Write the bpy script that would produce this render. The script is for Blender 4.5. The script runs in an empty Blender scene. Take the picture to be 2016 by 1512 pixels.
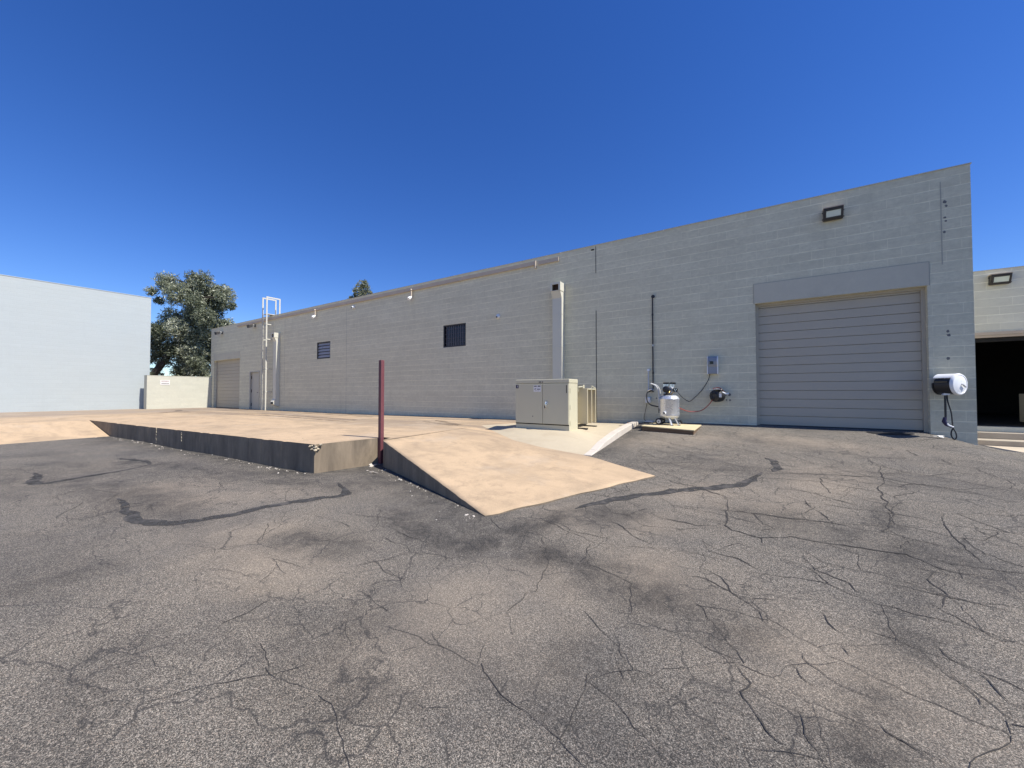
import bpy, bmesh, math, random
import numpy as np
from mathutils import Vector, Matrix, noise
R = math.radians
SC = bpy.context.scene
COL = SC.collection
random.seed(7)

# ---------------------------------------------------------------- camera
cam = bpy.data.cameras.new('camera'); cam.sensor_width = 36; cam.lens = 13.482
cam.clip_start = .05; cam.clip_end = 2000
co = bpy.data.objects.new('camera', cam); COL.objects.link(co)
co.location = (0, 0, 1.55); co.rotation_euler = (R(90 + 1.29), 0, R(33))
SC.camera = co
# ---------------------------------------------------------------- sky and sun
SUN_EL, SUN_AZ = 54.0, 3.5          # azimuth counted from +X towards +Y
wd = bpy.data.worlds.new('World'); SC.world = wd; wd.use_nodes = True
wn = wd.node_tree
sky = wn.nodes.new('ShaderNodeTexSky'); sky.sky_type = 'NISHITA'; sky.sun_disc = False
sky.sun_elevation = R(SUN_EL); sky.sun_rotation = R(90 - SUN_AZ)
sky.altitude = 400; sky.air_density = 1.0; sky.dust_density = 0.0; sky.ozone_density = 6.0
hs = wn.nodes.new('ShaderNodeHueSaturation'); hs.inputs['Saturation'].default_value = 1.23; hs.inputs['Hue'].default_value = .516
wn.links.new(sky.outputs[0], hs.inputs['Color'])
wn.links.new(hs.outputs[0], wn.nodes['Background'].inputs[0])
wn.nodes['Background'].inputs[1].default_value = 0.094
sun = bpy.data.lights.new('sun', 'SUN'); sun.energy = 4.0; sun.angle = R(0.5); sun.color = (1, .955, .88)
so = bpy.data.objects.new('sun', sun); COL.objects.link(so); so.location = (20, 0, 30)
sd = Vector((math.cos(R(SUN_EL)) * math.cos(R(SUN_AZ)), math.cos(R(SUN_EL)) * math.sin(R(SUN_AZ)), math.sin(R(SUN_EL))))
so.rotation_euler = sd.to_track_quat('Z', 'Y').to_euler()
vs = SC.view_settings; vs.view_transform = 'Standard'; vs.look = 'None'; vs.exposure = 0.75; vs.gamma = 1; vs.use_curve_mapping = False

# ---------------------------------------------------------------- materials
class NT:
    def __init__(s, name):
        s.m = bpy.data.materials.new(name); s.m.use_nodes = True
        s.t = s.m.node_tree; s.b = s.t.nodes['Principled BSDF']
    def n(s, t, **kw):
        x = s.t.nodes.new(t)
        for k, v in kw.items(): setattr(x, k, v)
        return x
    def l(s, a, b): s.t.links.new(a, b)
    def pos(s):
        return s.n('ShaderNodeNewGeometry').outputs['Position']
    def mapv(s, v, sc=(1, 1, 1), rot=(0, 0, 0), loc=(0, 0, 0)):
        x = s.n('ShaderNodeMapping'); x.inputs['Scale'].default_value = sc; x.inputs['Rotation'].default_value = rot
        x.inputs['Location'].default_value = loc; s.l(v, x.inputs['Vector']); return x.outputs[0]
    def noise(s, v, scale, detail=4, rough=.55, dist=0):
        x = s.n('ShaderNodeTexNoise'); x.inputs['Scale'].default_value = scale; x.inputs['Detail'].default_value = detail
        x.inputs['Roughness'].default_value = rough; x.inputs['Distortion'].default_value = dist
        s.l(v, x.inputs['Vector']); return x.outputs['Fac']
    def vor(s, v, scale, feature='F1', out='Distance', rnd=1):
        x = s.n('ShaderNodeTexVoronoi'); x.feature = feature; x.inputs['Scale'].default_value = scale
        x.inputs['Randomness'].default_value = rnd; s.l(v, x.inputs['Vector']); return x.outputs[out]
    def ramp(s, f, stops, interp='LINEAR'):
        x = s.n('ShaderNodeValToRGB'); cr = x.color_ramp; cr.interpolation = interp
        while len(cr.elements) < len(stops): cr.elements.new(.5)
        for e, (p, c) in zip(cr.elements, stops):
            e.position = p; e.color = (c, c, c, 1) if isinstance(c, (int, float)) else (*c, 1)
        s.l(f, x.inputs[0]); return x.outputs[0]
    def math(s, op, a, b=0, c=0, clamp=False):
        x = s.n('ShaderNodeMath', operation=op, use_clamp=clamp)
        for i, v in enumerate((a, b, c)):
            if isinstance(v, (int, float)): x.inputs[i].default_value = v
            else: s.l(v, x.inputs[i])
        return x.outputs[0]
    def mix(s, f, a, b, blend='MIX'):
        x = s.n('ShaderNodeMix', data_type='RGBA', blend_type=blend)
        for i, v in ((0, f), (6, a), (7, b)):
            if isinstance(v, (int, float)): x.inputs[i].default_value = v
            elif isinstance(v, tuple): x.inputs[i].default_value = (*v, 1)
            else: s.l(v, x.inputs[i])
        return x.outputs[2]
    def attr(s, name):
        return s.n('ShaderNodeAttribute', attribute_name=name).outputs['Fac']
    def bump(s, h, strength=.3, dist=.01, prev=None):
        x = s.n('ShaderNodeBump'); x.inputs['Strength'].default_value = strength; x.inputs['Distance'].default_value = dist
        s.l(h, x.inputs['Height'])
        if prev: s.l(prev, x.inputs['Normal'])
        return x.outputs[0]
    def done(s, col=None, rough=.8, metal=0, normal=None):
        if col is not None:
            if isinstance(col, tuple): s.b.inputs['Base Color'].default_value = (*col, 1)
            else: s.l(col, s.b.inputs['Base Color'])
        if isinstance(rough, (int, float)): s.b.inputs['Roughness'].default_value = rough
        else: s.l(rough, s.b.inputs['Roughness'])
        s.b.inputs['Metallic'].default_value = metal
        if normal: s.l(normal, s.b.inputs['Normal'])
        return s.m

def scal(c, k): return tuple(min(1, v * k) for v in c)

def paint(name, col, rough=.55, var=.12, scale=6, metal=0, spots=0):
    """painted / moulded surface with slight mottling and scuffs"""
    t = NT(name); p = t.pos()
    n = t.noise(p, scale, 5, .6)
    c = t.mix(n, scal(col, 1 - var), scal(col, 1 + var))
    if spots:
        sp = t.ramp(t.noise(p, scale * 4, 6, .7), [(.62, 0), (.72, 1)])
        c = t.mix(t.math('MULTIPLY', sp, spots), c, scal(col, .45))
    r = t.ramp(t.noise(p, scale * 2, 4), [(.3, max(0, rough - .1)), (.7, min(1, rough + .1))])
    return t.done(c, r, metal)

def block_paint(name, col, joint=.9, tone=.045, stain=.22, cool=(.95, .985, 1.03), mj=1.26):
    """painted concrete block in running bond, courses 0.203 m, with old patches and drips"""
    t = NT(name); p = t.pos()
    sx = t.n('ShaderNodeSeparateXYZ'); t.l(p, sx.inputs[0])
    u = t.math('ADD', sx.outputs[0], sx.outputs[1])
    cv = t.n('ShaderNodeCombineXYZ'); t.l(u, cv.inputs[0]); t.l(sx.outputs[2], cv.inputs[1])
    wob = t.noise(p, 3, 2)
    uv = t.n('ShaderNodeVectorMath', operation='ADD'); t.l(cv.outputs[0], uv.inputs[0])
    wv = t.n('ShaderNodeVectorMath', operation='SCALE'); t.l(wob, wv.inputs[0]); wv.inputs[3].default_value = .012
    t.l(wv.outputs[0], uv.inputs[1])
    br = t.n('ShaderNodeTexBrick'); t.l(uv.outputs[0], br.inputs['Vector'])
    br.offset = .5; br.inputs['Scale'].default_value = 1; br.inputs['Brick Width'].default_value = .406
    br.inputs['Row Height'].default_value = .203; br.inputs['Mortar Size'].default_value = .008; br.inputs['Mortar Smooth'].default_value = .6
    br.inputs['Color1'].default_value = (0, 0, 0, 1); br.inputs['Color2'].default_value = (1, 1, 1, 1); br.inputs['Mortar'].default_value = (.5, .5, .5, 1)
    br.inputs['Bias'].default_value = 0
    perb = br.outputs['Color']
    # bed joints read more strongly than head joints
    ug = t.n('ShaderNodeSeparateXYZ'); t.l(uv.outputs[0], ug.inputs[0])
    fz = t.math('FRACT', t.math('DIVIDE', t.math('ADD', ug.outputs[1], 20.3), .203))
    bed = t.ramp(t.math('ABSOLUTE', t.math('SUBTRACT', fz, .5)), [(.44, 0), (.485, 1)])
    mort = t.math('MAXIMUM', t.math('MULTIPLY', br.outputs['Fac'], .45), bed)
    course = t.noise(t.mapv(p, (.25, .25, 4.9)), 1.0, 2, .5)
    big = t.noise(p, .35, 5, .6)
    mid = t.noise(t.mapv(p, (1.2, 1.2, 3.5)), 1.3, 5, .65)
    fine = t.noise(p, 60, 3, .7)
    c = t.mix(perb, scal(col, 1 - tone), scal(col, 1 + tone))
    c = t.mix(t.ramp(big, [(.35, 0), (.65, .55)]), c, t.mix(1.0, c, cool, 'MULTIPLY'))
    c = t.mix(t.ramp(course, [(.35, 0), (.70, stain * 1.1)]), c, scal(col, .78))
    c = t.mix(t.ramp(mid, [(.40, 0), (.75, stain)]), c, scal(col, .70))
    c = t.mix(t.ramp(t.noise(t.mapv(p, (2.2, 2.2, .35)), 1.0, 5, .7), [(.58, 0), (.74, stain)]), c, scal(col, .66))
    c = t.mix(t.ramp(t.noise(p, 6, 5, .75), [(.56, 0), (.75, stain * .9)]), c, scal(col, 1.2))
    c = t.mix(t.math('MULTIPLY', fine, .30), c, scal(col, .62))
    mott = t.noise(t.mapv(p, (1, 1, 1.8)), 11, 6, .8)
    c = t.mix(t.ramp(mott, [(.40, 0), (.68, stain * 1.2)]), c, scal(col, .62))
    # mortar shows lighter here and there only
    mk = t.ramp(t.noise(p, 1.7, 4, .7), [(.36, .15), (.60, 1)])
    c = t.mix(t.math('MULTIPLY', mort, t.math('MULTIPLY', mk, joint)), c, scal(col, mj))
    pits = t.ramp(t.vor(p, 14), [(.0, 1), (.035, 0)])
    pm = t.ramp(t.noise(p, .9, 3), [(.56, 0), (.62, 1)])
    c = t.mix(t.math('MULTIPLY', pits, pm), c, scal(col, .25))
    h = t.math('SUBTRACT', t.math('MULTIPLY', fine, .35), mort)
    nb = t.bump(h, .45, .006)
    return t.done(c, .88, 0, nb)

def concrete(name, col, stain=(.35, .3, .25), grain=1.0, streak=False, dirt=.45):
    t = NT(name); p = t.pos()
    big = t.noise(p, .45, 6, .62, .4)
    mid = t.noise(t.mapv(p, (1, 2.2, 1), (0, 0, .35)), 1.1, 6, .65, .6)
    fine = t.noise(p, 45, 4, .75)
    c = t.mix(big, scal(col, .84), scal(col, 1.14))
    c = t.mix(t.math('MULTIPLY', t.ramp(mid, [(.46, 0), (.72, 1)]), dirt), c, stain)
    c = t.mix(t.math('MULTIPLY', t.ramp(t.noise(p, 5, 5, .7), [(.5, 0), (.8, 1)]), .35), c, scal(col, 1.2))
    c = t.mix(t.math('MULTIPLY', fine, .28 * grain), c, scal(col, .6))
    sp = t.ramp(t.vor(p, 9), [(0, 1), (.05, 0)])
    c = t.mix(t.math('MULTIPLY', sp, .5), c, scal(col, .35))
    if streak:
        st = t.noise(t.mapv(p, (1.6, 1.6, .5)), 1.6, 6, .7, .5)
        c = t.mix(t.ramp(st, [(.36, 0), (.70, .8)]), c, stain)
        st2 = t.noise(t.mapv(p, (6, 6, .9)), 1.3, 5, .7, .6)
        c = t.mix(t.ramp(st2, [(.60, 0), (.78, .45)]), c, scal(col, 1.5))
    nb = t.bump(t.math('ADD', fine, t.math('MULTIPLY', mid, 1.5)), .35, .006)
    return t, c, nb

def m_conc(name, *a, **k):
    t, c, nb = concrete(name, *a, **k); return t.done(c, .9, 0, nb)
def m_slab():
    """tan driveway concrete; along the back and towards the neighbour it is grey with tyre dirt"""
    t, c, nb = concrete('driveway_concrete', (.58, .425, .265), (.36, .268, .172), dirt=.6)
    p = t.pos(); sx = t.n('ShaderNodeSeparateXYZ'); t.l(p, sx.inputs[0])
    wob = t.math('MULTIPLY', t.noise(p, .5, 4), 3.0)
    gx = t.n('ShaderNodeMapRange', interpolation_type='SMOOTHSTEP'); gx.inputs[1].default_value = -22.0; gx.inputs[2].default_value = -25.5
    t.l(t.math('ADD', sx.outputs[0], wob), gx.inputs[0])
    c = t.mix(t.math('MULTIPLY', gx.outputs[0], .85), c, (.29, .235, .185))
    # dirt line where the turning tyres sweep past the building
    gy = t.n('ShaderNodeMapRange', interpolation_type='SMOOTHSTEP'); gy.inputs[1].default_value = 7.2; gy.inputs[2].default_value = 9.6
    t.l(t.math('ADD', sx.outputs[1], t.math('MULTIPLY', wob, .8)), gy.inputs[0])
    st = t.ramp(t.noise(t.mapv(p, (.10, 1.6, 1), (0, 0, -.06)), 1.5, 4, .6), [(.40, 0), (.54, 1)])
    c = t.mix(t.math('MULTIPLY', t.math('MULTIPLY', gy.outputs[0], st), .8), c, (.235, .185, .14))
    b1 = t.ramp(t.noise(p, .8, 7, .72, .3), [(.48, 0), (.64, .7)]); c = t.mix(b1, c, (.36, .27, .175))
    b2 = t.ramp(t.noise(p, 3.2, 7, .75, .2), [(.53, 0), (.66, .6)]); c = t.mix(b2, c, (.33, .245, .16))
    b3 = t.ramp(t.noise(t.mapv(p, loc=(7, 3, 0)), .6, 5, .7), [(.54, 0), (.66, .45)]); c = t.mix(b3, c, (.50, .40, .29))
    sp = t.ramp(t.vor(t.mapv(p, loc=(3, 8, 0)), 2.3), [(0, 1), (.035, .8), (.06, 0)])
    c = t.mix(t.math('MULTIPLY', sp, t.ramp(t.noise(p, 1.3, 3), [(.5, 0), (.56, .8)])), c, (.12, .10, .08))
    gr = t.noise(p, 130, 3, .8); c = t.mix(t.ramp(gr, [(.35, .45), (.6, 0)]), c, t.mix(1.0, c, (.55, .52, .5), 'MULTIPLY'))
    # saw-cut joints
    jx = t.math('ABSOLUTE', t.math('SUBTRACT', t.math('MODULO', t.math('ADD', sx.outputs[0], 100), 4.5), 2.25))
    jl = t.ramp(jx, [(0, 1), (.006, 1), (.012, 0)])
    return t.done(c, .9, 0, nb)

def m_asphalt():
    t = NT('worn_asphalt'); p = t.pos()
    sep = t.n('ShaderNodeSeparateXYZ'); t.l(p, sep.inputs[0])
    v2 = t.n('ShaderNodeCombineXYZ'); t.l(sep.outputs[0], v2.inputs[0]); t.l(sep.outputs[1], v2.inputs[1]); q = v2.outputs[0]
    # exposed stones: three sizes of cells, each cell its own tone
    vc = t.vor(q, 290, out='Color'); s1 = t.n('ShaderNodeSeparateColor'); t.l(vc, s1.inputs[0])
    vc2 = t.vor(q, 170, out='Color'); s2 = t.n('ShaderNodeSeparateColor'); t.l(vc2, s2.inputs[0])
    n1 = t.noise(q, 380, 3, .8); n2 = t.noise(q, 26, 4, .75)
    tone = t.math('ADD', t.math('MULTIPLY', s1.outputs[0], .48), t.math('ADD', t.math('MULTIPLY', s2.outputs[0], .2), t.math('MULTIPLY', n1, .32)))
    stone = t.ramp(tone, [(.24, (.012, .012, .0115)), (.42, (.060, .056, .049)), (.58, (.128, .118, .101)), (.80, (.40, .365, .31))])
    hue = t.mix(t.ramp(s1.outputs[1], [(.75, 0), (.9, .5)]), stone, t.mix(1.0, stone, (1.2, 1.0, .86), 'MULTIPLY'))
    big = t.noise(q, .22, 5, .6, .5); mid = t.noise(q, .9, 5, .65, .8)
    warm = t.ramp(t.math('ADD', t.math('MULTIPLY', big, .6), t.math('MULTIPLY', mid, .4)), [(.40, 0), (.62, 1)])
    base = t.mix(t.math('MULTIPLY', warm, .58), hue, t.mix(1.0, hue, (1.6, 1.5, 1.34), 'MULTIPLY'))
    base = t.mix(t.ramp(n2, [(.35, .3), (.7, 0)]), base, t.mix(1.0, base, (.62, .62, .64), 'MULTIPLY'))
    lane = t.ramp(t.noise(t.mapv(q, (.55, 1.3, 1), (0, 0, -.45), (5, 2, 0)), .55, 6, .68, .5), [(.50, 0), (.66, .75)])
    base = t.mix(lane, base, t.mix(1.0, base, (.50, .505, .53), 'MULTIPLY'))
    pale = t.math('MULTIPLY', t.attr('pale'), t.ramp(mid, [(.3, .35), (.7, 1)]))
    base = t.mix(pale, base, t.mix(.55, t.mix(1.0, base, (1.8, 1.62, 1.40), 'MULTIPLY'), (.25, .215, .17)))
    dk = t.math('MULTIPLY', t.attr('tar'), t.ramp(t.noise(q, 2.6, 9, .78, .4), [(.36, .12), (.60, 1)]))
    base = t.mix(dk, base, t.mix(1.0, base, (.27, .275, .29), 'MULTIPLY'))
    # fine crazing
    dv = t.n('ShaderNodeVectorMath', operation='ADD'); t.l(q, dv.inputs[0])
    nz = t.n('ShaderNodeTexNoise'); nz.inputs['Scale'].default_value = 2.5; nz.inputs['Detail'].default_value = 5; t.l(q, nz.inputs['Vector'])
    sc = t.n('ShaderNodeVectorMath', operation='SCALE'); sc.inputs[3].default_value = .45; t.l(nz.outputs['Color'], sc.inputs[0]); t.l(sc.outputs[0], dv.inputs[1])
    def web(scale, w):
        e = t.vor(t.mapv(dv.outputs[0], (1, 1.0, 1), (0, 0, .5)), scale, 'DISTANCE_TO_EDGE')
        return t.ramp(e, [(0, 1), (w, 0)])
    m1 = t.ramp(t.noise(q, .7, 3, .6), [(.44, 0), (.56, 1)])
    m2 = t.ramp(t.noise(t.mapv(q, loc=(9, 4, 0)), .55, 3, .6), [(.44, 0), (.54, 1)])
    w = t.math('MAXIMUM', t.math('MULTIPLY', web(1.0, .010), m1), t.math('MULTIPLY', web(2.2, .015), m2))
    base = t.mix(t.math('MULTIPLY', w, .75), base, (.022, .021, .021))
    h = t.math('SUBTRACT', t.math('ADD', tone, t.math('MULTIPLY', n2, .3)), w)
    return t.done(base, .92, 0, t.bump(h, .4, .008))

def m_tar():
    t = NT('tar_sealant'); p = t.pos()
    n = t.noise(p, 60, 4, .8); k = t.noise(p, 5, 5, .7)
    c = t.mix(n, (.032, .032, .033), (.085, .082, .078))
    c = t.mix(t.ramp(k, [(.52, 0), (.62, .8)]), c, (.12, .11, .10))
    al = t.ramp(t.math('ADD', t.math('MULTIPLY', k, .6), t.math('MULTIPLY', t.noise(p, 22, 5, .8), .4)), [(.36, 0), (.48, .95)])
    t.l(al, t.b.inputs['Alpha']); t.b.inputs['Specular IOR Level'].default_value = .1
    return t.done(c, .85, 0, t.bump(n, .5, .008))

def m_tyre():
    t = NT('tyre_mark'); p = t.pos()
    k = t.math('ADD', t.math('MULTIPLY', t.noise(p, 1.6, 5, .7), .6), t.math('MULTIPLY', t.noise(p, 14, 5, .8), .4))
    t.l(t.ramp(k, [(.38, 0), (.62, .5)]), t.b.inputs['Alpha']); t.b.inputs['Specular IOR Level'].default_value = .1
    return t.done((.10, .08, .065), .9)

def m_leaf(name, cols):
    t = NT(name)
    a = t.n('ShaderNodeAttribute', attribute_name='tint').outputs['Fac']
    n = len(cols) - 1
    c = t.ramp(a, [(i / n, q) for i, q in enumerate(cols)])
    t.b.inputs['Specular IOR Level'].default_value = .35
    tr = t.n('ShaderNodeBsdfTranslucent'); t.l(c, tr.inputs['Color'])
    mx = t.n('ShaderNodeMixShader'); mx.inputs[0].default_value = .3
    t.done(c, .5)
    out = t.t.nodes['Material Output']; t.l(t.b.outputs[0], mx.inputs[1]); t.l(tr.outputs[0], mx.inputs[2]); t.l(mx.outputs[0], out.inputs['Surface'])
    return t.m

def m_bark():
    t = NT('bark'); p = t.pos(); n = t.noise(t.mapv(p, (1, 1, .25)), 9, 6, .7)
    return t.done(t.mix(n, (.03, .024, .02), (.10, .08, .062)), .95, 0, t.bump(n, .8, .04))

M = dict(
    slab=m_slab(), asphalt=m_asphalt(), tar=m_tar(), tyre=m_tyre(), crack=paint('crack_dirt', (.040, .036, .032), .95, .4, 30),
    pad=m_conc('pad_concrete', (.50, .425, .30), (.36, .28, .185), dirt=.5),
    apron=m_conc('apron_concrete', (.50, .43, .34), (.36, .3, .24)),
    kerb=m_conc('kerb_concrete', (.60, .54, .46), (.40, .34, .28), dirt=.4),
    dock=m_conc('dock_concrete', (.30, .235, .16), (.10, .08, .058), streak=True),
    step=m_conc('step_concrete', (.42, .37, .30), (.25, .22, .18)),
    block=block_paint('painted_block', (.745, .695, .51), joint=.75, stain=.46),
    block_far=block_paint('painted_block_wing', (.75, .73, .60), joint=1.0),
    block_white=block_paint('pale_painted_block', (.45, .49, .485), joint=.55, tone=.012, stain=.12, cool=(.97, 1.0, 1.03), mj=.86),
    block_cream=block_paint('cream_painted_block', (.60, .59, .485), joint=.35, tone=.03, stain=.25, cool=(1.0, .98, .97), mj=.88),
    lintel=m_conc('lintel_concrete', (.575, .54, .425), (.44, .41, .325), dirt=.4),
    roof=paint('roofing_felt', (.30, .29, .28), .9),
    trim=paint('weathered_trim', (.50, .42, .33), .8, .18, 3, spots=.5),
    joint=paint('joint_sealant', (.025, .025, .027), .8), joint_pale=paint('painted_joint', (.40, .38, .31), .85),
    door=paint('beige_steel_door', (.455, .405, .315), .6, .05, 2), seal=paint('rubber_seal', (.03, .03, .032), .8),
    pdoor=paint('grey_steel_door', (.46, .435, .36), .55, .05, 3),
    black=paint('black_plastic', (.018, .018, .020), .45, .2), blackm=paint('black_metal', (.025, .024, .026), .5, .2),
    dark=paint('dark_void', (.012, .012, .012), .9), rubber=paint('rubber', (.03, .03, .03), .8, .2, 20),
    white=paint('white_paint', (.78, .77, .73), .5, .05, 5), dimwhite=paint('dimmed_white_metal', (.45, .44, .42), .6, .1, 3), whitep=paint('white_plastic', (.80, .81, .81), .4, .03, 5),  # dimwhite: white darkened in the colour to stand for the unlit interior
    ladder=paint('ladder_paint', (.56, .54, .46), .5, .05, 5),
    duct=paint('duct_paint', (.60, .58, .48), .6, .05, 4, spots=.25), ductrust=paint('rusty_mesh', (.10, .06, .045), .8, .4, 30),
    cabinet=paint('cabinet_enamel', (.55, .515, .37), .5, .05, 3, spots=.15), fin=paint('fin_enamel', (.60, .53, .36), .55, .08, 4, spots=.25),
    navy=paint('navy_sticker', (.02, .015, .06), .5), stick=paint('label_sticker', (.72, .70, .67), .5, .05),
    ink=paint('label_ink', (.09, .085, .09), .6), redink=paint('sign_red_ink', (.35, .08, .08), .6),
    steel=paint('bright_steel', (.55, .55, .56), .35, .1, 10, 1.0), silver=paint('silver_paint', (.64, .67, .71), .32, .06, 6, .6),
    chrome=paint('worn_chrome', (.7, .7, .7), .25, .1, 10, 1.0),
    maroon=paint('maroon_paint', (.155, .050, .058), .55, .22, 5, spots=.35),
    wood=paint('weathered_plywood', (.60, .50, .30), .8, .2, 5, spots=.3), woodd=paint('plywood_edge', (.15, .095, .055), .9, .3, 12),
    bluegrey=paint('bluegrey_case', (.25, .275, .31), .45, .05, 5), screen=paint('dark_screen', (.008, .008, .010), .15),
    lamp=paint('bronze_lamp_case', (.045, .042, .040), .5, .2), redhose=paint('red_hose', (.30, .06, .045), .6),
    wire=paint('wire', (.03, .03, .03), .6), brownpipe=paint('dark_conduit', (.035, .028, .03), .6, .3),
    pipew=paint('galvanised_pipe', (.55, .55, .53), .45, .15, 20),
    stain=paint('wall_residue', (.16, .155, .15), .9, .3, 30), oil=paint('oil_stain', (.012, .012, .014), .6, .2),
    paper=paint('paper_litter', (.75, .73, .68), .8), brass=paint('brass_fitting', (.5, .36, .15), .35, .2, 10, .9),
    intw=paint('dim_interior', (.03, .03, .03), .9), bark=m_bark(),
    leaf=m_leaf('grey_green_leaves', [(.05, .062, .035), (.16, .18, .11), (.36, .38, .26), (.72, .72, .58)]),
    leaf2=m_leaf('pale_green_leaves', [(.08, .09, .05), (.22, .23, .13), (.42, .43, .29), (.70, .68, .52)]),
)
def m_glass():
    t = NT('lamp_glass'); p = t.pos(); return t.done(t.mix(t.noise(p, 8), (.60, .66, .56), (.72, .78, .68)), .2)
M['glass'] = m_glass()
def m_pane():
    t = NT('dark_window_glass'); p = t.pos(); return t.done(t.mix(t.noise(p, 2), (.012, .014, .022), (.03, .033, .045)), .18)
M['pane'] = m_pane()
M['louver'] = paint('grey_louver_glass', (.30, .29, .29), .35, .1, 3)
M['bars'] = paint('window_bars', (.085, .085, .10), .6, .1)

# ---------------------------------------------------------------- mesh helpers
class B:
    def __init__(s): s.bm = bmesh.new()
    def poly(s, pts):
        vs_ = [s.bm.verts.new(p) for p in pts]
        return s.bm.faces.new(vs_)
    def hexa(s, a, b):
        """two quads (lists of 4 points) joined into a closed block"""
        va = [s.bm.verts.new(p) for p in a]; vb = [s.bm.verts.new(p) for p in b]
        s.bm.faces.new(va[::-1]); s.bm.faces.new(vb)
        for i in range(len(va)):
            j = (i + 1) % len(va); s.bm.faces.new((va[i], va[j], vb[j], vb[i]))
        return s
    def box(s, x0, x1, y0, y1, z0, z1):
        return s.hexa([(x0, y0, z0), (x1, y0, z0), (x1, y1, z0), (x0, y1, z0)], [(x0, y0, z1), (x1, y0, z1), (x1, y1, z1), (x0, y1, z1)])
    def prism(s, pts, axis, a0, a1):
        def f(p, a):
            return {'x': (a, p[0], p[1]), 'y': (p[0], a, p[1]), 'z': (p[0], p[1], a)}[axis]
        return s.hexa([f(p, a0) for p in pts], [f(p, a1) for p in pts])
    def ring(s, c, t, r, n, ref=None):
        t = Vector(t).normalized()
        u = ref if ref else (Vector((0, 0, 1)) if abs(t.z) < .9 else Vector((1, 0, 0)))
        u = (u - t * u.dot(t)).normalized(); v = t.cross(u)
        return [s.bm.verts.new(Vector(c) + (u * math.cos(2 * math.pi * i / n) + v * math.sin(2 * math.pi * i / n)) * r) for i in range(n)], u
    def rot(s, c, ang):
        bmesh.ops.rotate(s.bm, verts=s.bm.verts, cent=c, matrix=Matrix.Rotation(ang, 3, 'Z')); return s
    def tube(s, pts, r, n=8, cap=True):
        pts = [Vector(p) for p in pts]; ref = None; prev = None
        for i, p in enumerate(pts):
            t = (pts[min(i + 1, len(pts) - 1)] - pts[max(i - 1, 0)])
            rr = r[i] if isinstance(r, (list, tuple)) else r
            ring, ref = s.ring(p, t, rr, n, ref)
            if prev:
                for k in range(n): s.bm.faces.new((prev[k], prev[(k + 1) % n], ring[(k + 1) % n], ring[k]))
            elif cap: s.bm.faces.new(ring[::-1])
            prev = ring
        if cap: s.bm.faces.new(prev)
        return s
    def lathe(s, c, axis, prof, n=24):
        """prof: (radius, distance along axis); ends are capped"""
        c = Vector(c); a = Vector(axis).normalized(); prev = None; ref = None
        for r, h in prof:
            ring, ref = s.ring(c + a * h, a, max(r, 1e-4), n, ref)
            if prev:
                for k in range(n): s.bm.faces.new((prev[k], prev[(k + 1) % n], ring[(k + 1) % n], ring[k]))
            else: s.bm.faces.new(ring[::-1])
            prev = ring
        s.bm.faces.new(prev); return s
    def bar(s, p0, p1, w, h):
        """rectangular bar from p0 to p1, w across, h high"""
        p0, p1 = Vector(p0), Vector(p1); t = (p1 - p0).normalized()
        up = Vector((0, 0, 1)) if abs(t.z) < .95 else Vector((0, 1, 0))
        sd_ = t.cross(up).normalized() * w / 2; u = sd_.cross(t).normalized() * h / 2
        q = lambda p: [p - sd_ - u, p + sd_ - u, p + sd_ + u, p - sd_ + u]
        return s.hexa(q(p0), q(p1))

def smooth_path(pts, n=6):
    P = [Vector(p) for p in pts]; out = []
    for i in range(len(P) - 1):
        a, b, c, d = P[max(i - 1, 0)], P[i], P[i + 1], P[min(i + 2, len(P) - 1)]
        for k in range(n):
            t = k / n
            out.append(.5 * ((2 * b) + (c - a) * t + (2 * a - 5 * b + 4 * c - d) * t * t + (3 * b - a - 3 * c + d) * t ** 3))
    out.append(P[-1]); return out

def obj(name, b, mat, parent=None, smooth=False, bevel=0, origin=None):
    """link a builder as one mesh object; coordinates are world coordinates"""
    bm = b.bm if isinstance(b, B) else b
    bmesh.ops.recalc_face_normals(bm, faces=bm.faces)
    o0 = Vector(origin) if origin else Vector((0, 0, 0))
    if parent is not None:
        o0 = Vector((0, 0, 0)); q = parent
        while q is not None: o0 += q.location; q = q.parent
    if o0.length: bmesh.ops.translate(bm, verts=bm.verts, vec=-o0)
    me = bpy.data.meshes.new(name); bm.to_mesh(me); bm.free()
    me.materials.append(mat)
    if smooth:
        for f in me.polygons: f.use_smooth = True
        me.set_sharp_from_angle(angle=R(40))
    o = bpy.data.objects.new(name, me); COL.objects.link(o)
    if parent is not None: o.parent = parent
    elif origin: o.location = origin
    if bevel:
        m = o.modifiers.new('bevel', 'BEVEL'); m.width = bevel; m.segments = 2; m.limit_method = 'ANGLE'; m.angle_limit = R(50)
    return o
def tag(o, label, cat, group=None):
    o['label'] = label; o['category'] = cat
    if group: o['group'] = group
    return o
def thing(name, label, cat, loc, group=None):
    o = bpy.data.objects.new(name, None); COL.objects.link(o); o.location = loc; o.empty_display_size = .2
    return tag(o, label, cat, group)
def struct(name, b, mat, **k):
    o = obj(name, b, mat, **k); o['kind'] = 'structure'; return o
def dup(root, loc, label, rotz=0):
    def rec(o, p):
        c = o.copy(); COL.objects.link(c); c.parent = p
        for ch in list(o.children): rec(ch, c)
        return c
    r = rec(root, None); r.location = loc; r.rotation_euler = (0, 0, rotz); r['label'] = label
    return r
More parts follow.
